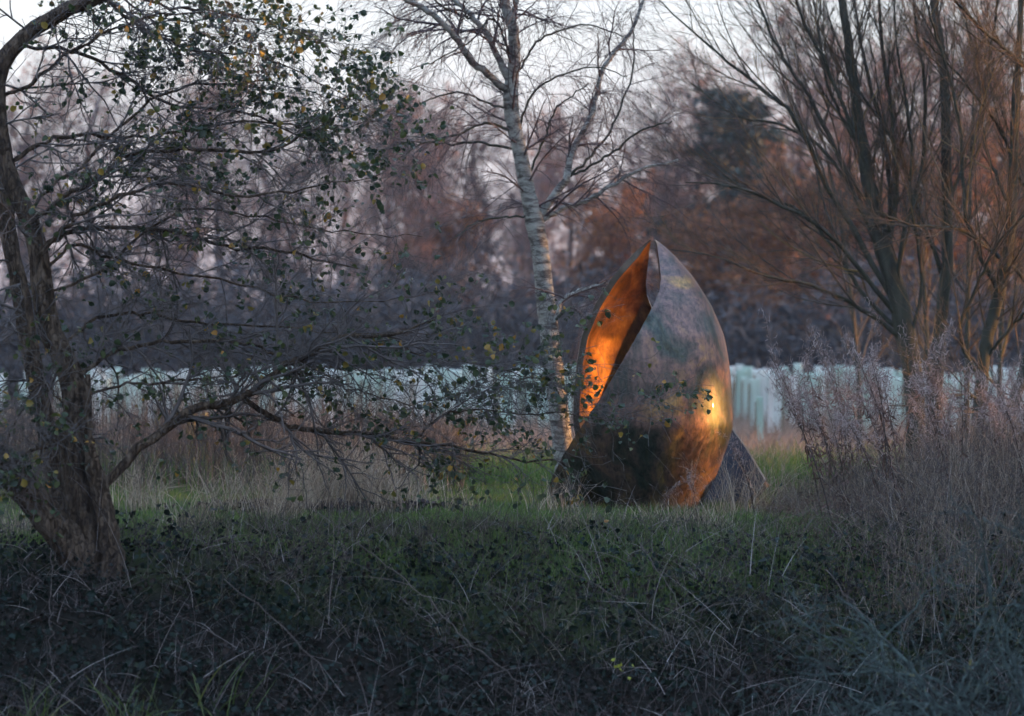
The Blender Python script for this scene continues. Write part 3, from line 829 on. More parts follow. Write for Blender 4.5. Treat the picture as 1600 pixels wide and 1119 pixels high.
# ------------------------------------------------------------------ the wood behind
def far_tree_meshes(seed, h, leafy, spread, leaf_size, nleaf):
    k1, k2, k3 = (20, 8, 7) if leafy == 'rust_leaf' else (20, 8, 7)
    global rng
    keep = rng
    rng = np.random.default_rng(seed)
    pts = [np.array([0, 0, 0.])]
    for k in range(1, 6):
        pts.append(np.array([rng.normal() * .35, rng.normal() * .35, h * .9 * k / 5]))
    T = catmull(pts, 24); TR = np.linspace(h * .017, h * .004, 24)
    tv = tubes(T[None], TR[None], 8)
    P1, R1 = sprout(T[None], TR[None], k1, .22, .98, .75, .2, h * spread, .25, 10, .12, -.07, .55, .3, .55, .8, .02)
    P2, R2 = sprout(P1, R1, k2, .2, 1, .7, .25, h * .16, .3, 8, .14, -.02, .6, .45, .3, 1, .016)
    P3, R3 = sprout(P2, R2, k3, .2, 1, .7, .3, h * .075, .35, 5, .18, 0, .65, .6, .2, 1, .0115)
    br = join(tubes(P1, R1, 5), tubes(P2, R2, 4))
    tw = tubes(P3, R3, 3)
    lf = None
    if nleaf:
        k = rng.integers(0, len(P3), nleaf); t_ = rng.integers(1, 5, nleaf)
        pos = P3[k, t_] + rng.normal(size=(nleaf, 3)) * .12
        lf = leaves(pos, rng.normal(size=(nleaf, 3)) + np.array([0, 0, -.3]), rng.uniform(.6, 1.3, nleaf) * leaf_size, LEAF_ROUND)
    rng = keep
    out = {'trunk': make_mesh('trunk', tv[0], tv[1]), 'branches': make_mesh('branches', br[0], br[1]), 'twigs': make_mesh('twigs', tw[0], tw[1], tw[2])}
    out['trunk'].materials.append(M['far_bark']); out['branches'].materials.append(M['far_bark']); out['twigs'].materials.append(M['far_twig'])
    if lf:
        out['crown'] = make_mesh('crown', lf[0], lf[1], lf[2]); out['crown'].materials.append(M[leafy])
    return out

def pine_meshes(seed, h):
    r = np.random.default_rng(seed)
    global rng
    keep = rng; rng = r
    T = np.array([[0, 0, 0], [.1, 0, h * .33], [-.1, .1, h * .66], [0, 0, h]], float)
    T = catmull(T, 16); TR = np.linspace(.28, .05, 16)
    P1, R1 = sprout(T[None], TR[None], 26, .35, .98, 1.25, .2, h * .24, .3, 8, .08, .0, .4, .3, .5, .4, .02)
    cl = []
    for p in P1:
        for c in (p[-1], p[-3], p[4]):
            n = 50
            cl.append(c + r.normal(size=(n, 3)) * np.array([.5, .5, .18]))
    pos = np.concatenate(cl)
    lf = leaves(pos, r.normal(size=pos.shape) + np.array([0, 0, .3]), r.uniform(.2, .42, len(pos)), LEAF_IVY)
    tv = tubes(T[None], TR[None], 8); br = tubes(P1, R1, 5)
    rng = keep
    out = {'trunk': make_mesh('trunk', tv[0], tv[1]), 'branches': make_mesh('branches', br[0], br[1]), 'crown': make_mesh('crown', lf[0], lf[1], lf[2])}
    out['trunk'].materials.append(M['far_bark']); out['branches'].materials.append(M['far_bark']); out['crown'].materials.append(M['pine_leaf'])
    return out

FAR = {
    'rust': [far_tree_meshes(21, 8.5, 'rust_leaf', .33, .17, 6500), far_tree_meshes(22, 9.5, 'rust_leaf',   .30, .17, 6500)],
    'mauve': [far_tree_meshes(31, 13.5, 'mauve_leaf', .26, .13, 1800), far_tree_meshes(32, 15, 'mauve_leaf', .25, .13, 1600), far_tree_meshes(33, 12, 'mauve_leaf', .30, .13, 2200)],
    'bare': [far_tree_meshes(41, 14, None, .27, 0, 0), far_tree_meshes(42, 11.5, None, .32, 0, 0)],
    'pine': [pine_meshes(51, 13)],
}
KIND = {'rust': ('rust_leaved_tree', 'rust brown leaved tree'), 'mauve': ('woodland_tree', 'tall thin crowned brown tree'), 'bare': ('bare_tree', 'tall leafless grey tree'), 'pine': ('pine_tree', 'dark evergreen pine')}

def far_tree(kind, v, px, Y, s, rz, label, group='trees of the wood beyond the field', x=None):
    me = FAR[kind][v]
    X = (px - 800) / F * Y if x is None else x
    r = empty(KIND[kind][0], (X, Y, 0), label, 'tree', group)
    r.rotation_euler.z = rz; r.scale = (s, s, s)
    for n, m in me.items():
        o = bpy.data.objects.new(n, m); C.objects.link(o); o.parent = r
        if n in ('twigs', 'crown', 'branches'): o['kind'] = 'stuff'
    return r

far = [
    ('pine', 0, 1160, 90, .86, 0.3, 'dark evergreen pine standing above the rust trees right of the sculpture'),
    ('rust', 0, 1090, 82, .72, .2, 'low rust brown tree directly behind the sculpture tip'),
    ('rust', 1, 1225, 80, .82, 1.4, 'bright rust brown tree behind the willow, right of the sculpture'),
    ('rust', 0, 1340, 84, .85, 2.6, 'rust brown tree behind the main willow trunk'),
    ('rust', 1, 960, 86, .78, 3.3, 'low rust brown tree between the birch and the sculpture'),
    ('rust', 0, 1480, 80, .95, 4.2, 'rust brown tree behind the thin willow stem on the right'),
    ('rust', 1, 1590, 83, 1.0, 5.0, 'rust brown tree at the far right edge of the wood'),
    ('rust', 0, 700, 95, .85, 5.6, 'low brown tree left of the birch trunk'),
    ('mauve', 0, 600, 96, .86, .6, 'hazy mauve brown tree left of the birch limbs'),
    ('mauve', 1, 745, 100, .84, 1.9, 'tall mauve brown tree directly left of the birch trunk'),
    ('mauve', 2, 660, 88, .84, 2.5, 'broad mauve brown tree between the alder leaves and birch'),
    ('mauve', 0, 900, 98, .82, 3.1, 'mauve brown tree between the birch trunk and its long right limb'),
    ('mauve', 1, 1110, 104, 1.0, 4.4, 'tall thin mauve tree above the pine'),
    ('mauve', 2, 1000, 100, .80, .9, 'mauve brown tree above the sculpture tip'),
    ('mauve', 0, 1240, 102, 1.15, 5.1, 'tall mauve brown tree between the fanned willow limbs'),
    ('mauve', 1, 1400, 100, 1.1, 2.2, 'tall mauve brown tree behind the main willow'),
    ('mauve', 2, 1540, 96, 1.3, 3.7, 'broad mauve brown tree behind the right edge willow'),
    ('mauve', 2, 480, 92, .92, 1.2, 'mauve brown tree behind the alder leaves'),
    ('mauve', 0, 350, 98, .9, 2.9, 'mauve brown tree behind the middle of the alder'),
    ('mauve', 1, 150, 95, .9, 4.0, 'mauve brown tree behind the alder limbs on the left'),
    ('mauve', 2, 30, 90, 1.0, 5.5, 'mauve brown tree behind the alder stems'),
    ('bare', 0, 540, 105, .78, .4, 'leafless grey tree far left of the birch'),
    ('bare', 1, 820, 94, .78, 1.7, 'leafless grey tree directly behind the birch trunk'),
    ('bare', 0, 1050, 108, .85, 2.8, 'leafless grey tree right of the birch crown'),
    ('bare', 1, 1330, 98, 1.0, 3.9, 'leafless grey tree behind the upper willow stems'),
    ('bare', 1, 240, 90, .82, 5.2, 'leafless grey tree behind the left alder limbs'),
    ('bare', 0, 420, 102, .78, .1, 'leafless grey tree behind the alder crown'),
    ('mauve', 1, 300, 112, 1.0, 3.0, 'distant russet tree showing between the alder limbs'),
    ('mauve', 0, 680, 114, 1.0, 4.1, 'distant russet tree left of the birch, rear row'),
    ('mauve', 2, 850, 116, 1.05, .5, 'distant russet tree right behind the birch fork'),
    ('mauve', 1, 1040, 92, .78, 5.9, 'russet tree right above the sculpture tip, front row'),
    ('mauve', 0, 1320, 92, .95, 1.1, 'russet tree behind the fanned willow limbs, front row'),
    ('mauve', 2, 1190, 112, 1.1, 2.0, 'distant russet tree above the dark pine'),
    ('mauve', 0, 1480, 110, 1.15, .3, 'distant russet tree right of the main willow, rear row'),
    ('rust', 0, 1290, 90, .9, .7, 'rust brown tree between pine and main willow trunk'),
]
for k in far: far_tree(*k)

# the wood goes on round the field, out of the picture, to the right and behind the viewer
rr_ = random.Random(5)
spots = []
for k in range(22):
    a_ = R_(-195 + 200 * (k + rr_.random()) / 22); d_ = rr_.uniform(44, 60)
    spots.append((d_ * math.cos(a_), 12 + d_ * math.sin(a_)))
spots += [(52, 4), (57, 9), (51, 14), (56, 19), (52, 19), (58, 19.8), (56, 34.5), (54, 39.5), (60, 47), (54, 52)]  # extra unseen pines and bare trees, added to break the low sun
for k, (x_, y_) in enumerate(spots):
    kd = 'pine' if 22 <= k < 30 else ('bare' if k >= 30 else rr_.choice(['rust', 'mauve', 'rust', 'pine']))
    far_tree(kd, 0, 0, y_, rr_.uniform(.85, 1.1), rr_.uniform(0, 6), 'unseen tree closing the field outside the picture', 'trees closing the field outside the picture', x=x_)

blocker = empty('crown_blocker', (52.5, 27.2, 0), 'unseen leaf block on a trunk, added at the right to shade the top of the sculpture', 'tree')  # added box of leaves, shaped to stop sun on the upper sculpture
n_ = 9000
pos = np.stack([rng.uniform(50.5, 54.5, n_), rng.uniform(24.6, 29.75, n_), 3.5 + 5.2 * rng.random(n_)], -1)
v, f, a = leaves(pos, rng.normal(size=(n_, 3)), rng.uniform(.2, .42, n_), LEAF_ROUND)
part(blocker, 'crown', v, f, M['rust_leaf'], a, kind='stuff')
P, Rr = np.array([[52.5, 27.2, 0], [52.4, 27.1, 2], [52.5, 27.2, 4], [52.6, 27.3, 6]]), np.array([.32, .25, .2, .12])
limb_part(blocker, 'trunk', P, Rr, M['far_bark'], 10)

# low dark thicket at the foot of the wood: nobody could count it
def thicket(name, pts_fn, n, hgt, mat, size, label, tmpl=LEAF_IVY):
    x, y = pts_fn(n)
    top = hgt * (.75 + .35 * vnoise(x * .35, y * .35, 2)) 
    z = rng.beta(1.0, 1.7, n) * top * 1.45
    pos = np.stack([x, y, z], -1)
    v, f, a = leaves(pos, rng.normal(size=(n, 3)), rng.uniform(.5, 1.3, n) * size, tmpl)
    o = obj(name, make_mesh(name, v, f, a), M[mat]); tag(o, label, 'thicket', kind='stuff')
thicket('thicket', lambda n: (rng.uniform(-24, 24, n), rng.uniform(76, 84, n)), 110000, 3.9, 'thicket_leaf', .42, 'dark tangled thicket along the foot of the wood behind the tree guards', LEAF_LONG)

thicket('far_scrub', lambda n: (rng.uniform(-34, 34, n), rng.uniform(98, 112, n)), 34000, 4.6, 'mauve_leaf', .6, 'hazy brown scrub and young growth filling the depth of the wood', LEAF_LONG)

thicket('shade_screen', lambda n: (rng.uniform(46, 50, n), rng.uniform(-4, 27.0, n)), 26000, 6.5, 'thicket_leaf', .36, 'unseen dark leaf screen added on the right to shade the bank and alder')  # unseen, added to keep low sun off bank, alder and willowherb
thicket('shade_screen', lambda n: (rng.uniform(46, 50, n), rng.uniform(46, 78, n)), 24000, 4.6, 'thicket_leaf', .36, 'unseen dark leaf screen added on the right to shade the tree guards')  # second added blocker: holds the sun off the guards and lower wood
thicket('shade_screen', lambda n: (rng.uniform(-40, 40, n), rng.uniform(-34, -30, n)), 30000, 8.0, 'thicket_leaf', .42, 'unseen dark leaf screen added behind the viewer')  # added out of view to darken the near bank and bronze reflections

# ------------------------------------------------------------------ tree guards in the field
def ring(r, z, n=10, sq=.0):
    a = np.arange(n) * 2 * np.pi / n
    return np.stack([r * np.cos(a), r * np.sin(a), np.full(n, z)], -1)
def guard_mesh():
    n = 10
    rows = [ring(.088, 0), ring(.086, .5), ring(.088, 1.16), ring(.097, 1.2), ring(.093, 1.205), ring(.083, 1.15), ring(.082, .02)]
    V = np.concatenate(rows); k = len(rows)
    j = np.arange(n); j2 = (j + 1) % n
    q = np.concatenate([np.stack([a_ * n + j, a_ * n + j2, (a_ + 1) * n + j2, (a_ + 1) * n + j], -1) for a_ in range(k - 1)])
    return make_mesh('tube', V, q)
g_me = guard_mesh(); g_me.materials.append(M['guard'])
v, q, a = tubes(np.array([[[.115, 0, 0], [.115, 0, .6], [.115, 0, 1.08], [.115, 0, 1.1]]]), np.array([[.017, .017, .017, .004]]), 4)
s_me = make_mesh('stake', v, q, smooth=False); s_me.materials.append(M['stake'])
def tree_guard(x, y, s, tilt, label, group=None, wide=1.0):
    r = empty('tree_guard', (x, y, H(x, y) - .02), label, 'tree guard', group)
    r.rotation_euler = (rr_.gauss(0, tilt), rr_.gauss(0, tilt), rr_.uniform(0, 6.28)); r.scale = (s * wide, s * wide, s)
    for n, m in (('tube', g_me), ('stake', s_me)):
        o = bpy.data.objects.new(n, m); C.objects.link(o); o.parent = r
GL = 'upright pale green plastic tree guard in the crowded rows across the field'
cnt = 0
gk = 0
while cnt < 299:
    gk += 1
    u_ = (gk * 0.6180339887) % 1.0
    row = gk % 12
    Y = 50.5 + row * 1.75 + rr_.uniform(-.4, .4)
    px = -30 + 1660 * u_
    if 905 < px < 1130 and rr_.random() < .93: continue
    if px < 90 and rr_.random() < .75: continue
    x = (px - 800) / F * Y
    tree_guard(x, Y, rr_.uniform(.84, 1.08) * (.95 if px < 400 else 1.03), .03, GL, 'tree guards in rows across the field', wide=rr_.uniform(1.0, 1.6))
    cnt += 1
print('guards', cnt)
g = at(1188, 660, 44)
tree_guard(g[0], 44, .74, .03, 'short pinkish lit tree guard standing nearer than the rest, right of the sculpture')

# mossy posts in the weeds behind the alder
for px, top, Y, r, lab in [(246, 655, 33, .045, 'leftmost of the three yellowish posts in the weeds behind the alder'), (298, 640, 32, .062, 'thick middle post of the three yellowish posts behind the alder'), (319, 645, 33, .055, 'pale right post of the three in the weeds behind the alder')]:
    b = at(px, top, Y); h = b[2]
    root = empty('wooden_post', (b[0], Y, -.05), lab, 'post', 'posts behind the alder')
    v, q, a = tubes(np.array([[[0, 0, 0], [.01, 0, h * .5], [0, .01, h], [0, .01, h + .05], [0, .01, h + .052]]]), np.array([[r * 1.05, r, r, r * .85, .004]]), 9)
    o = obj('shaft', make_mesh('shaft', v, q), M['post'], root)
    v, q, a = tubes(np.array([[[0, 0, h * .62], [0, 0, h * .66]]]), np.array([[r * 1.12, r * 1.12]]), 9)
    obj('tie', make_mesh('tie', v, q), M['alder_twig'], root)

# ------------------------------------------------------------------ grass, weeds, undergrowth
def blades(x, y, h, lean, bend, N, w, zoff=0.0, taper=.12):
    n = len(x)
    az = rng.uniform(0, 2 * np.pi, n)
    d0 = np.stack([np.cos(az), np.sin(az), np.zeros(n)], -1) * (np.abs(rng.normal(size=n)) * lean)[:, None] + np.array([0, 0, 1])
    dr = np.stack([np.cos(az), np.sin(az), np.full(n, -.35)], -1)
    b = (np.abs(rng.normal(size=n)) * bend)[:, None]
    p = np.stack([x, y, H(x, y) + zoff], -1)
    d = nrm(d0); pts = [p]
    for s in range(N - 1):
        p = p + d * (h / (N - 1))[:, None]
        d = nrm(d + dr * b)
        pts.append(p)
    P = np.stack(pts, 1)
    W = w[:, None] * np.linspace(1, taper, N)[None]
    return P, W

def stuff(name, V, Fc, A, mat, label, cat):
    o = obj(name, make_mesh(name, V, Fc, A), M[mat]); tag(o, label, cat, kind='stuff'); return o

# lawn turf
n = 90000
x = rng.uniform(-6.6, 7.5, n); y = 21.6 + 11 * rng.random(n) ** 1.2
h = rng.uniform(.05, .13, n) * (1 + .5 * vnoise(x * 2, y * 2, 3)) * np.where(y < 24.5, 1.3, .9)
P, W = blades(x, y, np.maximum(h, .03), .5, .35, 3, rng.uniform(.002, .0045, n))
stuff('lawn_grass', *ribbons(P, W), 'grass', 'short green turf of the lawn round the sculpture', 'grass')

# dry field grass behind
n = 42000
x = rng.uniform(-14, 15, n); y = rng.uniform(33, 62, n); keep = np.abs(x) < y * .23 + .5
x, y = x[keep], y[keep]; n = len(x)
h = rng.uniform(.2, .5, n) * (1 + .45 * vnoise(x * .7, y * .7, 5))
P, W = blades(x, y, np.maximum(h, .15), .35, .25, 4, rng.uniform(.004, .009, n))
stuff('field_grass', *ribbons(P, W), 'field_straw', 'tall pinkish dry grass of the field in front of the tree guards', 'grass')

# green and grey weeds at the far edge of the lawn
n = 16000
x = rng.uniform(-7, 7, n); y = rng.uniform(30.5, 35, n)
h = rng.uniform(.15, .55, n) * (1 + .5 * vnoise(x * 1.3, y, 6))
P, W = blades(x, y, np.maximum(h, .1), .5, .35, 4, rng.uniform(.004, .009, n))
stuff('rough_grass', *ribbons(P, W), 'grass', 'rough green grass and weeds along the far edge of the lawn', 'grass')

# dead branching weeds behind the alder
def weeds(x, y, h, k, L, r, lean=.18):
    P, W = blades(x, y, h, lean, .06, 6, np.full(len(x), r), 0, .4)
    P2, R2 = sprout(P, W, k, .3, 1, .6, .25, L, .4, 5, .12, .02, .7, .5, .3, 1, r * .4)
    return join(tubes(P, W, 4), tubes(P2, R2, 3))
n = 1500
x = rng.uniform(-7, -.6, n); y = rng.uniform(28.8, 34, n)
stuff('weeds', *weeds(x, y, rng.uniform(.5, 1.35, n) * np.clip(1.15 - np.abs(x + 4) * .1, .4, 1.1), 7, .3, .0042), 'dead_stem', 'grey brown dead weeds standing behind the alder', 'weeds')

# straw tufts
tufts = [(470, 800, 26, .75, 230), (520, 795, 26.3, .85, 260), (560, 790, 26.6, .9, 260), (600, 800, 26.0, .85, 230), (430, 815, 24.5, .6, 200), (640, 790, 27, .6, 140), (350, 790, 26, .6, 160), (300, 830, 23.6, .35, 140),
         (870, 800, 26.1, .45, 110), (1030, 822, 24.1, .3, 80), (985, 815, 24.6, .25, 50), (1130, 805, 25.6, .75, 55), (1165, 805, 25.6, .7, 60), (1090, 835, 23.4, .4, 160), (900, 830, 23.5, .3, 100), (720, 800, 26.1, .4, 70), (1210, 800, 26, .6, 120), (220, 800, 26.0, .55, 160), (30, 840, 22.8, .35, 160)]
tuft_labels = ['tall straw tuft on the lawn by the leaf litter, left part', 'tall straw tuft standing in the middle of the leaf litter', 'tallest pale straw tuft left of the birch', 'tall straw tuft at the right end of the leaf litter', 'straw tuft leaning at the bank edge in front of the leaf litter',
               'thin straw tuft halfway between leaf litter and birch', 'straw tuft behind the low alder limb', 'low straw tuft at the right of the alder foot', 'straw tuft at the left toe of the sculpture', 'low straw tuft in front of the sculpture belly', 'sparse low tuft in front of the sculpture, left of centre',
               'tall thin straw tuft before the right side of the sculpture', 'straw tuft leaning against the rear foot of the sculpture', 'straw tuft on the bank edge below the right side of the sculpture', 'low straw tuft on the bank edge below the left toe', 'sparse straw tuft on the open lawn left of the birch base',
               'straw tuft where the lawn meets the willowherb', 'straw tuft just right of the alder trunk', 'low straw tuft at the left edge before the alder']
for k, (px, py, Y, hh, n) in enumerate(tufts):
    x0 = (px - 800) / F * Y
    x = x0 + rng.normal(size=n) * .16; y = Y + rng.normal(size=n) * .2
    P, W = blades(x, y, rng.uniform(.45, 1.15, n) * hh, .32, .16, 6, rng.uniform(.0025, .0055, n))
    if hh > .5:
        P2, R2 = sprout(P[: n // 3], W[: n // 3], 4, .45, 1, .5, .2, .22, .4, 4, .1, .03, .8, .5, .2, 1, .0012)
        V, Q, A = join(ribbons(P, W), tubes(P2, R2, 3))
    else:
        V, Q, A = ribbons(P, W)
    base = np.array([x0, Y, H(x0, Y)])
    o = empty('straw_tuft', base)
    obj('stalks', make_mesh('stalks', V - base, Q, A), M['straw'], o)['kind'] = 'stuff'
    tag(o, tuft_labels[k], 'grass tuft', 'straw tufts on the lawn')

# the bank: patches of ivy, bramble and nettle leaves of different sizes, dead leaves, stalks
def bank_leaves(name, n, smin, smax, seed, thr, depth, tmpl, lo, hi, label):
    x = rng.uniform(-6.2, 6.6, n); y = rng.uniform(17.6, 23.2, n)
    pn = vnoise(x * 1.7 + .4 * vnoise(x * 5, y * 5, seed + 3), y * 2.1, seed) + .5 * vnoise(x * 5.1, y * 6.3, seed + 1)
    keep = (pn > thr + rng.normal(size=n) * .15) & (rng.random(n) < np.clip((22.45 + .1 * x - y) / .9, .015, 1))
    x, y, pn = x[keep], y[keep], pn[keep]; n = len(x)
    z = H(x, y) + rng.random(n) ** 1.4 * depth * (.4 + np.clip(pn - thr, 0, 1.2))
    d = rng.normal(size=(n, 3)) * np.array([1, 1, .6]) + np.array([0, -.5, -.3])
    v, f, a = leaves(np.stack([x, y, z], -1), d, rng.uniform(smin, smax, n), tmpl)
    stuff(name, v, f, lo + (hi - lo) * a, 'bank_leaf', label, 'undergrowth')
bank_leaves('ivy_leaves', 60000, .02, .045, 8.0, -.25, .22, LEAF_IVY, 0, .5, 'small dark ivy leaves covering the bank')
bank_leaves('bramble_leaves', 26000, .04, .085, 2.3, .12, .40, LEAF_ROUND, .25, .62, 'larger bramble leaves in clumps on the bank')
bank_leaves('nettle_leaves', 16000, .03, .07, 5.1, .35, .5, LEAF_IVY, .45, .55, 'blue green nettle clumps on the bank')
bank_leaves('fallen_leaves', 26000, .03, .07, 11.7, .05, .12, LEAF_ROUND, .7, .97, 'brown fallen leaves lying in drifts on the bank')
n = 34000
x = rng.uniform(-6.2, 6.6, n); y = rng.uniform(17.8, 22.6, n)
ck = rng.random(n) < np.clip(.25 + 1.1 * vnoise(x * 1.9, y * 2.7, 7.7) + .5 * vnoise(x * 4.7, y * 6.1, 3.1), .03, 1)
x, y = x[ck], y[ck]; n = len(x)
P, W = blades(x, y, rng.uniform(.12, .5, n), 1.4, .25, 5, rng.uniform(.0014, .0034, n), .08)
m_ = 2000
xb = np.concatenate([rng.uniform(-6.2, 6.6, m_ // 2), rng.uniform(.8, 6.6, m_ // 2)]); yb = rng.uniform(18.0, 22.6, m_)
P2, R2 = blades(xb, yb, rng.uniform(.35, 1.0, m_), 2.0, .12, 7, rng.uniform(.0018, .0038, m_), .2)
stuff('bank_stalks', *join(ribbons(P, W), ribbons(P2, R2)), 'bank_stalk', 'thin dead stalks tangled over the bank', 'undergrowth')
n = 14000
x = rng.uniform(-3.0, 6.6, n); y = 23.6 - 3.0 * rng.random(n) ** 1.6
P, W = blades(x, y, rng.uniform(.08, .26, n), .9, .4, 4, rng.uniform(.002, .0045, n), .02)
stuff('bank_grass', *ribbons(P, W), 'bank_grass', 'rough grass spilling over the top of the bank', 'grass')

n = 1500
x = rng.uniform(-4.2, 4.6, n); y = rng.uniform(20.8, 22.9, n)
ck = vnoise(x * 1.6, y * 2.2, 9.1) + .4 * rng.normal(size=n) > .15; x, y = x[ck], y[ck]; n = len(x)
stuff('dead_tangle', *weeds(x, y, rng.uniform(.15, .42, n), 7, .2, .0024, .9), 'dead_stem', 'brown tangle of dead stems along the lip of the bank', 'undergrowth')

# bramble canes and fallen stems that can be told apart
canes = [([(350, 905), (440, 980), (510, 1060), (480, 1119)], 20.3, 18.6, .006, 'long pale cane sliding down the bank below the alder'),
         ([(560, 850), (660, 930), (740, 1010), (830, 1080)], 21.6, 18.9, .008, 'long brown cane running diagonally down the middle of the bank'),
         ([(880, 885), (960, 930), (1040, 990), (1110, 1030)], 21.2, 19.6, .006, 'brown cane slanting down the bank below the sculpture'),
         ([(1000, 850), (1060, 940), (1110, 1010), (1140, 1060)], 21.5, 19.2, .005, 'thin cane lower right of the sculpture on the bank'),
         ([(280, 860), (360, 862), (430, 825), (470, 800)], 21.2, 22.8, .007, 'dark twig arching over the litter right of the alder foot'),
         ([(1290, 890), (1360, 970), (1420, 1040), (1470, 1090)], 20.2, 18.4, .006, 'pale cane behind the lichened bush'),
         ([(760, 860), (775, 820), (785, 790), (790, 770)], 22.6, 22.8, .006, 'upright dry stalk at the top of the bank'),
         ([(80, 860), (78, 920), (80, 990), (82, 1060)], 21, 19.2, .006, 'dead stem hanging straight down the bank at the left')]
for pts, y0, y1, r, lab in canes:
    P, Rr = trace([(a_, b_, 1) for a_, b_ in pts], 22, y0, y1, .012)
    Rr = np.linspace(r, r * .45, 22) * .75
    g0 = H(P[:, 0], P[:, 1]); P[:, 2] = np.maximum(P[:, 2], g0 + .10)
    root = empty('dead_cane', P[0], lab, 'cane', 'dead canes on the bank')
    limb_part(root, 'stem', P, Rr, M['cane'], 6)
    P2, R2 = sprout(P[None], Rr[None], 9, .2, 1, .6, .2, .22, .4, 5, .12, .02, .6, .4, .2, 1, .0015)
    v, q, a = tubes(P2, R2, 3)
    part(root, 'side_shoots', v, q, M['dead_stem'], a, kind='stuff')

# drift of purplish leaf litter on the lawn
n = 2600
x = (505 - 800) / F * 26.3 + rng.normal(size=n) * .55; y = 26.2 + rng.normal(size=n) * .22
z = H(x, y) + .03 + rng.random(n) * .09 * np.exp(-((y - 26.2) / .3) ** 2)
V, Fc, A = leaves(np.stack([x, y, z], -1), rng.normal(size=(n, 3)) * np.array([1, 1, .4]), rng.uniform(.04, .08, n), LEAF_ROUND)
tag(obj('leaf_litter', make_mesh('leaf_litter', V, Fc, A), attr_mat('litter', [(0, (.035, .025, .028)), (1, (.11, .08, .085))], .8)), 'low drift of purplish fallen leaves on the lawn among the straw', 'leaf litter', kind='stuff')

# sedge clumps
for px, py, Y, n, h, lab in [(40, 1075, 18.9, 26, .5, 'broad green sedge clump at the bottom left corner'), (215, 1040, 19.1, 30, .55, 'green sedge clump low on the bank under the alder'), (330, 1010, 19.5, 14, .5, 'sparse sedge with one leaf bent over to the right'), (775, 1100, 18.7, 24, .45, 'green sedge clump at the bottom centre'),
                             (905, 1090, 18.8, 12, .5, 'thin sedge clump right of the bottom centre'), (1130, 1105, 18.6, 26, .35, 'short bright sedge clump at the bottom right of centre'), (470, 1080, 18.8, 12, .4, 'small sedge clump between the left and centre clumps')]:
    x0 = (px - 800) / F * Y
    P, W = blades(x0 + rng.normal(size=n) * .1, Y + rng.normal(size=n) * .1, rng.uniform(.6, 1.2, n) * h, .45, .14, 8, rng.uniform(.006, .011, n))
    W = W * np.array([.7, .9, 1, 1.1, 1.2, 1.3, 1.3, .6])
    zb = H(x0, Y)
    root = empty('sedge_clump', (x0, Y, zb), lab, 'sedge', 'sedge clumps along the water')
    V, Q, A = ribbons(P, W)
    per = P.shape[1] * 2; qn = P.shape[1] - 1
    for k in range(n):
        o = obj('blade', make_mesh('blade', V[k * per:(k + 1) * per] - np.array([x0, Y, zb]), Q[k * qn:(k + 1) * qn] - k * per, A[k * per:(k + 1) * per]), M['sedge'], root)

# small yellow-green herb
hp = at(970, 1050, 19.2)
root = empty('herb', hp, 'small bright yellow green sprig on the dark bank', 'herb')
pos = rng.normal(size=(9, 3)) * np.array([.06, .05, .06])
v, f, a = leaves(pos, rng.normal(size=(9, 3)) + np.array([0, -.4, .3]), rng.uniform(.025, .045, 9), LEAF_ROUND)
obj('leaves', make_mesh('leaves', v, f, a * .5 + .5), attr_mat('herb_leaf', [(0, (.10, .14, .02)), (1, (.30, .32, .04))], .5, .3), root)
v, q, a = tubes(np.array([[[0, 0, -.25], [.01, 0, -.1], [0, 0, .04]]]), np.array([[.004, .003, .002]]), 4)
obj('stem', make_mesh('stem', v, q), M['dead_stem'], root)

# ------------------------------------------------------------------ dried willowherb
def willowherb_meshes(seed, h):
    global rng
    keep = rng; rng = np.random.default_rng(seed)
    ln = rng.normal() * .10
    S = catmull(np.array([[0, 0, 0], [ln * .4, 0, h * .35], [ln * 1.2, .02, h * .7], [ln * 2.6, .02, h]]), 18)[None]
    SR = np.linspace(.007, .002, 18)[None]
    B, BR = sprout(S, SR, int(rng.integers(7, 14)), .62, .99, .5, .2, .26, .4, 6, .08, -.03, .6, .4, .4, 1, .0012)
    st = join(tubes(S, SR, 5), tubes(B, BR, 3))
    k = 52
    t_ = rng.integers(4, 16, k)
    lp = S[0, t_] + rng.normal(size=(k, 3)) * np.array([.01, .01, .03])
    lf = leaves(lp, rng.normal(size=(k, 3)) * np.array([1, 1, .3]) + np.array([0, 0, -.9]), rng.uniform(.035, .085, k), LEAF_LONG)
    m = 290
    bi = rng.integers(0, len(B), m); bt = rng.integers(1, 6, m)
    fp = B[bi, bt] + rng.normal(size=(m, 3)) * .014
    dirs = nrm(rng.normal(size=(m, 3)))
    mid = fp + dirs * .02
    end = mid + nrm(dirs + rng.normal(size=(m, 3)) * .8) * .025
    fl = ribbons(np.stack([fp, mid, end], 1), np.full((m, 3), .0017))
    rng = keep
    out = []
    for nme, (V, Q, A), mt in (('stem', st, 'dead_stem'), ('leaves', lf, 'willowherb_leaf'), ('seed_head', fl, 'fluff')):
        me = make_mesh(nme, V, Q, A); me.materials.append(M[mt]); out.append((nme, me))
    return out
WH = [willowherb_meshes(60 + k, 1.0) for k in range(6)]
def willowherb(px, top, Y, lean, label, k, group='dried willowherb stand'):
    x = (px - 800) / F * Y
    zb = float(H(x, Y))
    zt = CAMZ - (top - HORY) / F * Y
    s = zt - zb
    r = empty('willowherb', (x, Y, zb), label, 'weed', group)
    r.rotation_euler = (rr_.gauss(0, .05), lean, rr_.uniform(-.5, .5)); r.scale = (s * .5 + .5, s * .5 + .5, s)
    for n, m in WH[k % 6]:
        o = bpy.data.objects.new(n, m); C.objects.link(o); o.parent = r
        if n != 'stem': o['kind'] = 'stuff'
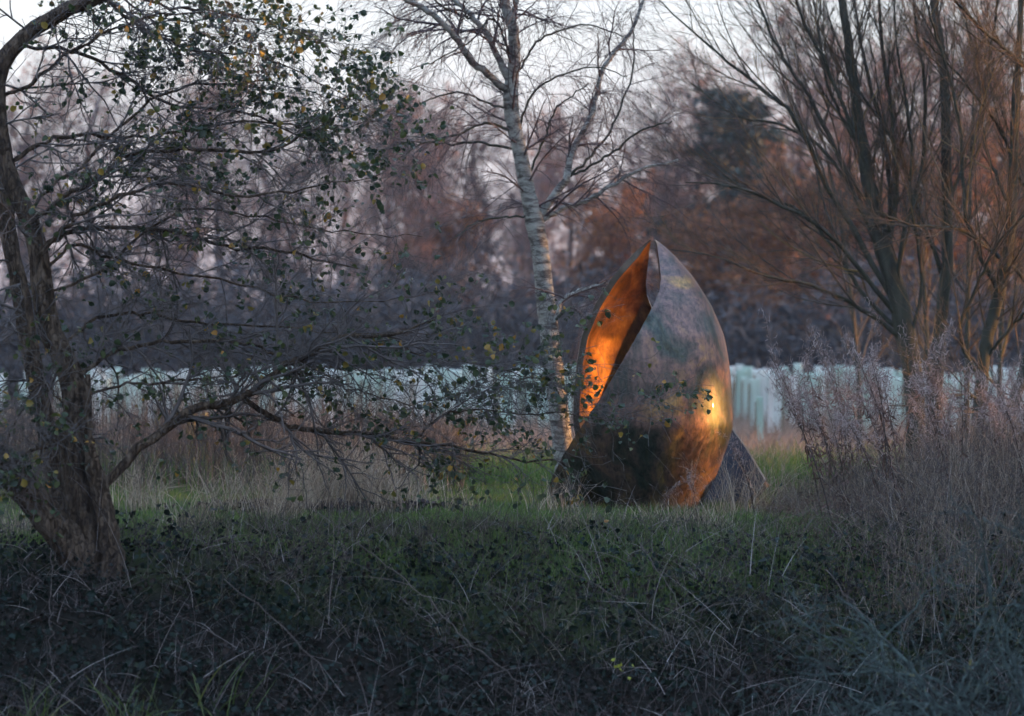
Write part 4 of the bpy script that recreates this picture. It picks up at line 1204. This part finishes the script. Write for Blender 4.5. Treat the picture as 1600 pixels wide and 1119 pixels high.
named = [(1285, 535, 25.2, -.20, 'tallest leftmost dried willowherb leaning towards the sculpture'), (1310, 555, 25.4, -.12, 'second tall dried willowherb from the sculpture'), (1345, 545, 25.6, -.05, 'fluffy headed willowherb in front of the pale tree guards'),
         (1030, 760, 23.8, .05, 'short dried stalk in front of the sculpture foot'), (1090, 745, 23.6, .02, 'short dried willowherb before the orange side of the sculpture'), (1180, 690, 24.6, -.03, 'dark dried stalk beside the rear foot of the sculpture')]
for k, (px, top, Y, ln, lab) in enumerate(named): willowherb(px, top, Y, ln, lab, k)
for k in range(58):
    px = rr_.uniform(1285, 1650); Y = rr_.uniform(22.6, 26.3)
    top = rr_.gauss(598, 42) + max(0, px - 1520) * .25
    willowherb(px, max(525, top), Y, rr_.gauss(-.06, .13), 'dried brown willowherb stalk in the thick stand under the willows', k)

# tangled dead growth below it
n = 2600
x = rng.uniform(2.7, 7.4, n); y = rng.uniform(21.0, 26.4, n)
keep = x > 2.7 + np.clip(25.5 - y, -2, 3) * .12 + rng.random(n) * .7; x, y = x[keep], y[keep]; n = len(x)
hh = np.clip((x - 2.5) * .5, .25, 1.0) * rng.uniform(.5, 1.2, n)
stuff('scrub', *weeds(x, y, hh, 9, .26, .0035, .35), 'scrub_stem', 'grey brown tangle of dead stems at the right below the willowherb', 'scrub')
n = 26000
x = rng.uniform(2.6, 7.4, n); y = rng.uniform(21.0, 26.4, n); 
z = H(x, y) + rng.random(n) * np.clip((x - 2.4) * .42, .15, .85)
stuff('scrub_leaves', *leaves(np.stack([x, y, z], -1), rng.normal(size=(n, 3)), rng.uniform(.02, .05, n), LEAF_LONG), 'willowherb_leaf', 'withered leaves caught in the dead stems at the right', 'scrub')

# ------------------------------------------------------------------ lichened bush in the right foreground
def bush(px, Y, zb, n, L, label, seed):
    x0 = (px - 800) / F * Y
    base = np.array([x0, Y, zb])
    root = empty('lichened_bush', base, label, 'bush', 'lichened bushes')
    az = rng.uniform(0, 2 * np.pi, n); el = rng.uniform(.25, 1.2, n)
    P = []
    for a_, e_ in zip(az, el):
        d_ = np.array([math.cos(a_) * math.cos(e_), .6 * math.sin(a_) * math.cos(e_), math.sin(e_)])
        p = base.copy(); pts = [p]
        for s in range(11):
            d_ = d_ + rng.normal(size=3) * .24 + np.array([0, 0, -.05]); d_ /= np.linalg.norm(d_)
            p = p + d_ * L / 11 * rng.uniform(.85, 1.15); pts.append(p)
        P.append(pts)
    P = np.array(P); Rr = np.linspace(.013, .004, 12)[None].repeat(n, 0)
    for k in range(n):
        limb_part(root, 'branch', P[k], Rr[k], M['lichen_twig'], 6)
    P2, R2 = sprout(P, Rr, 7, .2, 1, .85, .3, .55, .35, 9, .28, .02, .6, .4, .3, .8, .0028)
    P3, R3 = sprout(P2, R2, 5, .2, 1, .95, .3, .2, .4, 5, .3, .02, .7, .5, .3, .9, .0022)
    v, q, a = join(tubes(P2, R2, 5), tubes(P3, R3, 4))
    part(root, 'twigs', v, q, M['lichen_twig'], kind='stuff')
bush(1480, 17.6, -1.5, 34, 2.1, 'grey green lichen covered bush filling the lower right corner', 3)
bush(1660, 17.0, -1.45, 30, 2.3, 'lichen covered bush cut by the right edge of the picture', 4)

# ------------------------------------------------------------------ dusk haze
hz = bpy.data.materials.new('haze'); hz.use_nodes = True
ht = hz.node_tree; ht.nodes.remove(ht.nodes['Principled BSDF'])
pv = ht.nodes.new('ShaderNodeVolumePrincipled')
pv.inputs['Color'].default_value = (.72, .82, 1.0, 1)
pv.inputs['Density'].default_value = .00035
ht.links.new(pv.outputs[0], ht.nodes['Material Output'].inputs['Volume'])
x0, x1, y0, y1, z0, z1 = -420, 420, -220, 420, -3.2, 22
V = np.array([[x, y, z] for z in (z0, z1) for y in (y0, y1) for x in (x0, x1)], float)
Q = np.array([[0, 2, 3, 1], [4, 5, 7, 6], [0, 1, 5, 4], [2, 6, 7, 3], [0, 4, 6, 2], [1, 3, 7, 5]])
tag(obj('haze', make_mesh('haze', V, Q, smooth=False), hz), 'thin blue dusk haze over the field and wood', 'haze', kind='stuff')
